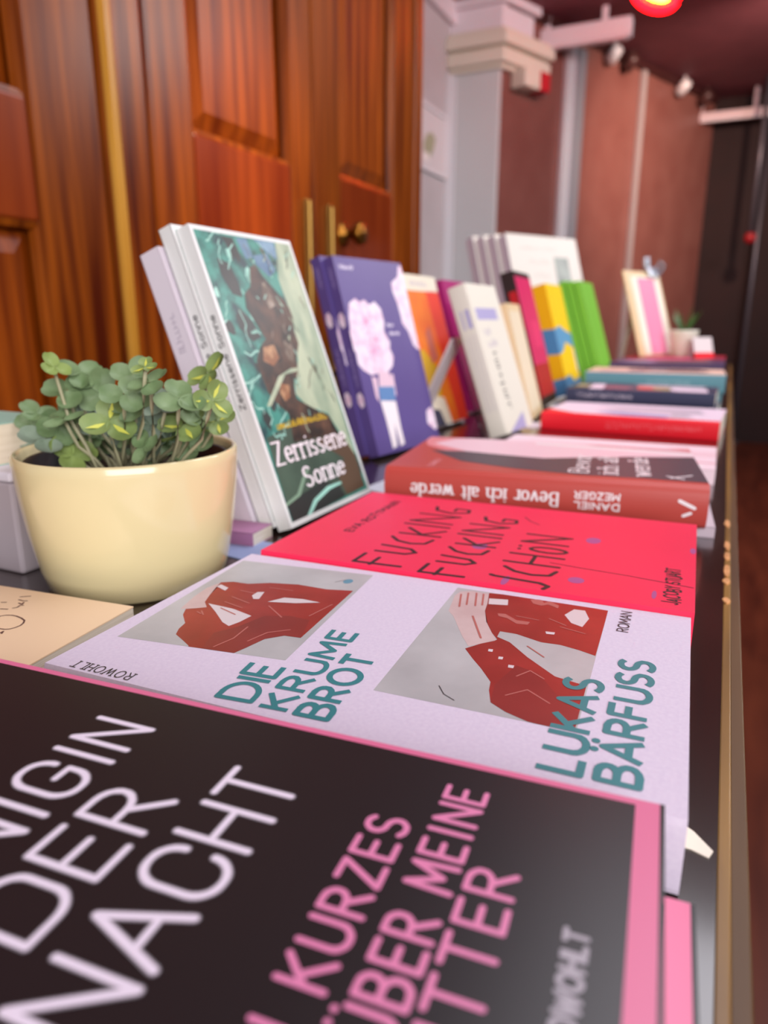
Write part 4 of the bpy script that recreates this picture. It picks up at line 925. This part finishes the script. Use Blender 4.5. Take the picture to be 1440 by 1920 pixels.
# large white books at the back: four copies
ww = mat('cover_chalk', '#d6d0c6', .5); wsp = mat('cover_chalk_spine', '#dccfdc', .45)
wk = Book(236, 335, 26, ww, spine=wsp)
wk.rect(146, 196, 196, 286, mat('print_photo_grey','#6d766f',.42,var='#949c94',vscale=30), 1); wk.rect(150, 190, 190, 196, gry, 1)
lt = mat('print_faint', '#c3bbb2', .45)
wk.front(sweep(scribble(13, 40, 300, 9, 120), .8, .8)+sweep(scribble(14, 60, 268, 10, 70), .8, .8)+sweep(scribble(15, 70, 236, 10, 60), .8, .8), lt, 1)
wk.on_spine([[(150,-10),(330,-10),(330,-6),(150,-6)]], mat('print_lilac_stripe','#b9a9c6',.45), 1)
g = 'large white books at the back'
wkp = (-.392, 1.62, .010, 30, 18.5)
labs = ('large white book with a small grey photograph, front of the tall row', 'tall white book spine directly behind the large white cover', 'tall white book spine third in the tall row at the back', 'tall white book spine furthest left in the tall row')
q1 = wk.build(labs[0], leaning(*wkp, 26), group=g)
for k in (1, 2, 3): dup(q1, leaning(*wkp, 26, k, gap=2.5, dy=-.006*k), labs[k], g)

# pink card on a tan board with a metal clip
t = thing('clipboard', 'tan board with a pink card and metal clip standing at the far end', 'clipboard', leaning(-.16, 1.595, .063, 25.5, 18.8, 4))
mb = MB(); mb.box(0,.139,0,.184,0,.004,mat('tan_board','#e0c296',.5)); mb.build('board', t, bevel=.0015)
mb = MB(); mb.box(.022,.130,0.004,.172,.0041,.0048,mat('cream_sheet','#efe6d4',.6)); mb.build('sheet', t)
mb = MB(); mb.box(.045,.108,.004,.168,.0049,.0056,mat('pink_card','#ea86a8',.5)); mb.build('card', t)
cl = mat('clip_chrome', '#c6ccd6', .25, metal=.9)
mb = MB(); mb.box(.086,.128,.172,.192,-.004,.010,cl); mb.tube([(.094,.192,.002),(.092,.214,.006),(.104,.216,.006),(.106,.192,.002)], .004, cl, 8); mb.tube([(.118,.188,.010),(.122,.200,.022),(.134,.192,.022),(.130,.178,.010)], .004, cl, 8)
mb.build('clip', t, bevel=.002)
mb = MB(); mb.tube([(.02,.10,-.001),(.02,.022,-.048)], .004, mat('easel_leg','#b8a898',.4), 8); mb.build('easel_leg', t)

# small white pot with a spiky plant
t = thing('potted_plant', 'small white pot with a spiky green plant beside the pink card', 'plant', Matrix.Translation((-.085, 1.66, .0617)) @ Matrix.Scale(.85, 4))
mb = MB(); mb.lathe([(.001,0),(.022,0),(.025,.004),(.034,.060),(.034,.064),(.031,.064),(.029,.05),(.001,.05)], mat('small_pot','#dedccc',.4), 28); mb.build('pot', t, smooth=True)
mb = MB(); gm = mat('spiky_green', '#3f6a2c', .5); rnd = random.Random(2)
for k in range(16):
    a = rnd.uniform(0, 2*PI); L = rnd.uniform(.05,.085); e = rnd.uniform(.15,.75); w = .005
    d = Vector((math.cos(a)*math.sin(e), math.sin(a)*math.sin(e), math.cos(e))); s = Vector((-math.sin(a), math.cos(a), 0))
    b = Vector((0,0,.05)); V = [b-s*w*.6, b+s*w*.6, b+d*L*.5+s*w, b+d*L*.5-s*w, b+d*L+Vector((0,0,-.006)), b+d*L*.5-Vector((0,0,.002))]
    mb.mesh(V, [(0,1,2,5),(0,5,3),(5,2,4),(3,5,4)], gm)
mb.build('foliage', t)
t = thing('card_tent', 'small white and red folded card near the counter edge at the far end', 'card', leaning(-.056, 1.60, .062, 60, 25, .8))
mb = MB(); mb.box(0,.040,0,.045,0,.0008,mat('tent_white','#ddd2d2',.5)); mb.box(0,.040,0,.012,.0008,.0012,redc); mb.build('face', t)
mb = MB(); V=[(0,.045,0),(.04,.045,0),(.04,.006,-.028),(0,.006,-.028)]; mb.mesh(V+[(x,y,z-.0008) for x,y,z in V],[(0,1,2,3),(7,6,5,4),(0,4,5,1),(1,5,6,2),(2,6,7,3),(3,7,4,0)],mat('tent_white','#ddd2d2',.5)); mb.build('back_flap', t)

# papers lying between the stands
def paper(label, pts, z, m, name='leaflet', th=.0006):
    cx = sum(p[0] for p in pts)/len(pts); cy_ = sum(p[1] for p in pts)/len(pts)
    t = thing(name, label, 'leaflet', Matrix.Translation((cx, cy_, z)))
    mb = MB(); mb.prism([(x-cx, y-cy_) for x, y in pts], 0, th, m); mb.build('sheet', t)
paper('pale blue leaflet on the counter between the pot and the crimson book', [(-.30,.330),(-.215,.318),(-.212,.352),(-.297,.362)], .0001, mat('leaflet_blue','#8d9cc6',.5))
paper('white leaflet under the violet books beside the brick-red book', [(-.262,.515),(-.215,.50),(-.21,.565),(-.256,.58)], .0001, mat('leaflet_white','#d8e2ee',.5))
paper('folded white sheet lying left of the red-spined book', [(-.285,.93),(-.212,.92),(-.20,.965),(-.275,.98)], .0001, mat('leaflet_plain','#e8e0ec',.5))
mv = Book(24, 75, 9, mat('cover_mauve','#a9749c',.45)); mv.build('small mauve booklet lying between the plant pot and the leaning bronze figure books', lying(-.252, .345, 0, 4))

# ------------------------------------------------------------------ left foreground: card, box, cream book, pot
pk = Book(125, 200, 15.5, mat('cover_peach_card', '#f0d2ae', .4), bulge=.6)
PS = [[(92.2,45.1),(97.5,46.1),(99.0,44.6),(99.8,42),(99.7,39.5),(98.8,36),(97.4,32.9),(95.2,31.2),(92.9,30.4),(90.4,30.8),(88.5,31.9),(87.8,33.6),(87.7,35.6),(87.5,38),(87.8,40.3)], [(103.4,52.5),(104.2,49.3)], [(105.9,48.0),(107.2,46.9),(109.2,47.5),(109.9,46.3)],
      [(111.2,50.1),(110.4,47.6),(112.6,48.7)], [(114.2,53.2),(113.8,50.3),(114.4,48.8)], [(117.1,55.3),(118.2,53.5),(119.2,51.7)], [(109.3,58.0),(110.0,56.2)], [(84.7,32.4),(86.2,32.4),(84.4,31.3)]]
pk.front(sweep(PS, .4, .4), mat('print_brown_ink','#5a3430',.5), 1)
pk.build('peach book with brown handwriting in front of the plant pot', lying(-.2093, .0901, 0, 5.7))
t = thing('slipcase_box', 'lilac-grey box at the left edge behind the plant pot', 'box', Matrix.Translation((-.43, .345, 0)))
mb = MB(); mb.box(-.10,.092,-.095,.09,.0,.052,mat('box_lilac','#aaa0a6',.5)); mb.build('body', t, bevel=.002)
mb = MB(); mb.box(-.101,.093,-.096,.091,.0522,.0575,mat('box_lid','#d9d4de',.45)); mb.build('lid', t, bevel=.0015)
cbk = Book(56, 150, 23, mat('cover_mint', '#9cc6b4', .45), pages=mat('cream_pages','#e4d8c0',.7,var='#d8cab0',vscale=30,stretch=(1,1,60)))
cbk.build('cream-edged book with a mint cover lying on the lilac-grey box', frame_of((-.51, .305, .0576), (0,-1,0), (1,0,0)))

# the cream pot with its oxalis
PX, PY = -.280, .278
plant = thing('potted_plant', 'cream ceramic pot with a leafy grey-green clover-like plant', 'plant', Matrix.Translation((PX, PY, 0)))
cer = mat('cream_ceramic', '#e4d6a6', .16, coat=.5)
prof = [(.001,.0),(.044,.0),(.0462,.0015),(.0492,.012),(.0528,.032),(.0552,.052),(.0563,.066),(.0563,.0705),(.0553,.0716),(.0540,.0712),(.0532,.069),(.0520,.045),(.001,.04)]
mb = MB(); mb.lathe(prof, cer, 72); mb.build('pot', plant, smooth=True)
mb = MB(); mb.lathe([(.0515,.048),(.0517,.0665),(.0505,.0675),(.0490,.0665),(.0480,.052),(.001,.05)], mat('black_plastic','#17161a',.4), 48); mb.build('inner_pot', plant, smooth=True)
mb = MB(); rnd = random.Random(7); V = [(0,0,.0585)]; F = []
for rr in (.015,.03,.0478):
    for i in range(24): a = 2*PI*i/24; V.append((rr*math.cos(a), rr*math.sin(a), .0575+rnd.uniform(-.0015,.002)))
for i in range(24): F.append((0,1+i,1+(i+1)%24))
for k in (0,1):
    for i in range(24): F.append((1+k*24+i, 1+(k+1)*24+i, 1+(k+1)*24+(i+1)%24, 1+k*24+(i+1)%24))
mb.mesh(V, F, mat('potting_soil','#2a211a',.9,var='#463628',vscale=300,bump=.6)); mb.build('soil', plant)
lm = [mat('leaf_sage','#7c9268',.55,var='#627c50',vscale=90), mat('leaf_bright','#85975a',.55,var='#748a50',vscale=90), mat('leaf_fresh','#829650',.55), mat('leaf_grey','#8c9c8a',.55,var='#778a74',vscale=90)]
ly = mat('leaf_yellow_vein','#c9cc58',.5); stem_m = mat('stem_pinkish','#a3a07e',.5)
def leaflet(mb, base, d, n, L, m, vein=None):
    """rounded, slightly cupped leaflet notched at the tip"""
    s = d.cross(n).normalized(); K = 16; V = []; F = []
    rings = (0, .35, .7, 1.0)
    def pt(t, q):
        a = -PI + 2*PI*q/K
        rad = .5*L*(1 - .13*math.exp(-(a/.35)**2))
        x = .52*L + rad*math.cos(a); y = rad*.98*math.sin(a)
        X, Y = .52*L+(x-.52*L)*t, y*t
        cup = .16*L*(t*t) - .10*L*math.exp(-(Y/(.10*L))**2)*.5
        return base + d*X + s*Y + n*cup
    c = pt(0, 0); V.append(c)
    for t in rings[1:]:
        for q in range(K): V.append(pt(t, q))
    for q in range(K): F.append((0, 1+q, 1+(q+1)%K))
    for r in range(2):
        for q in range(K): F.append((1+r*K+q, 1+(r+1)*K+q, 1+(r+1)*K+(q+1)%K, 1+r*K+(q+1)%K))
    mb.mesh(V, F, m)
    if vein:
        e = n*.0004; w = .09*L
        P = [base+e+n*.0*L, base+d*L*.45+s*w+e-n*.03*L, base+d*L*.85+e+n*.06*L, base+d*L*.45-s*w+e-n*.03*L]
        mb.mesh(P, [(0,1,2,3)], vein)
camv = Vector((0,0,.136))
rnd = random.Random(21)
for k in range(26):   # leaves filling the middle of the clump
    a = rnd.uniform(0, 2*PI); q = .043*math.sqrt(rnd.random())
    LEAVES.append((PX+q*math.cos(a), PY+q*math.sin(a), rnd.uniform(.072, .104-.45*q), rnd.uniform(.0062, .0082), rnd.choice((0,0,3,3,2))))
for i, (x, y, z, L, k) in enumerate(LEAVES):
    c = Vector((x-PX, y-PY, z)); L = L*1.33; y = max(y, .245)
    tocam = (camv-Vector((x,y,z))).normalized()
    n = (tocam*.65 + Vector((rnd.uniform(-.6,.6), rnd.uniform(-.5,.4), rnd.uniform(.2,1.1)))).normalized()
    t0 = n.cross(Vector((0,0,1))).normalized(); t1 = n.cross(t0).normalized()
    a0 = rnd.uniform(0, 2*PI); nl = 3 if L > .0068 or k == 1 else rnd.choice((2,3))
    mb = MB()
    for j in range(nl):
        a = a0 + 2*PI*j/3 + rnd.uniform(-.15,.15)
        d = (t0*math.cos(a)+t1*math.sin(a)+n*rnd.uniform(-.1,.25)).normalized()
        nn = (n - d*(n.dot(d))).normalized()
        leaflet(mb, c, d, nn, L*1.3, lm[k], ly if k == 1 else None)
    lo = mb.build('leaf', plant, smooth=True)
    # petiole down to the soil
    rx, ry = c.x*.42+rnd.uniform(-.008,.008), c.y*.5+rnd.uniform(-.006,.006)
    q = math.hypot(rx, ry)
    if q > .042: rx, ry = rx*.042/q, ry*.042/q
    mid = Vector((c.x*.75+rx*.25, c.y*.75+ry*.25, .058+(c.z-.058)*.55))
    mb = MB(); mb.tube([(rx,ry,.056), tuple(Vector((rx,ry,.056)).lerp(mid,.5)+Vector((0,0,.002))), tuple(mid), tuple(mid.lerp(c,.55)), tuple(c)], .0009, stem_m, 6); mb.build('stem', plant, smooth=True)
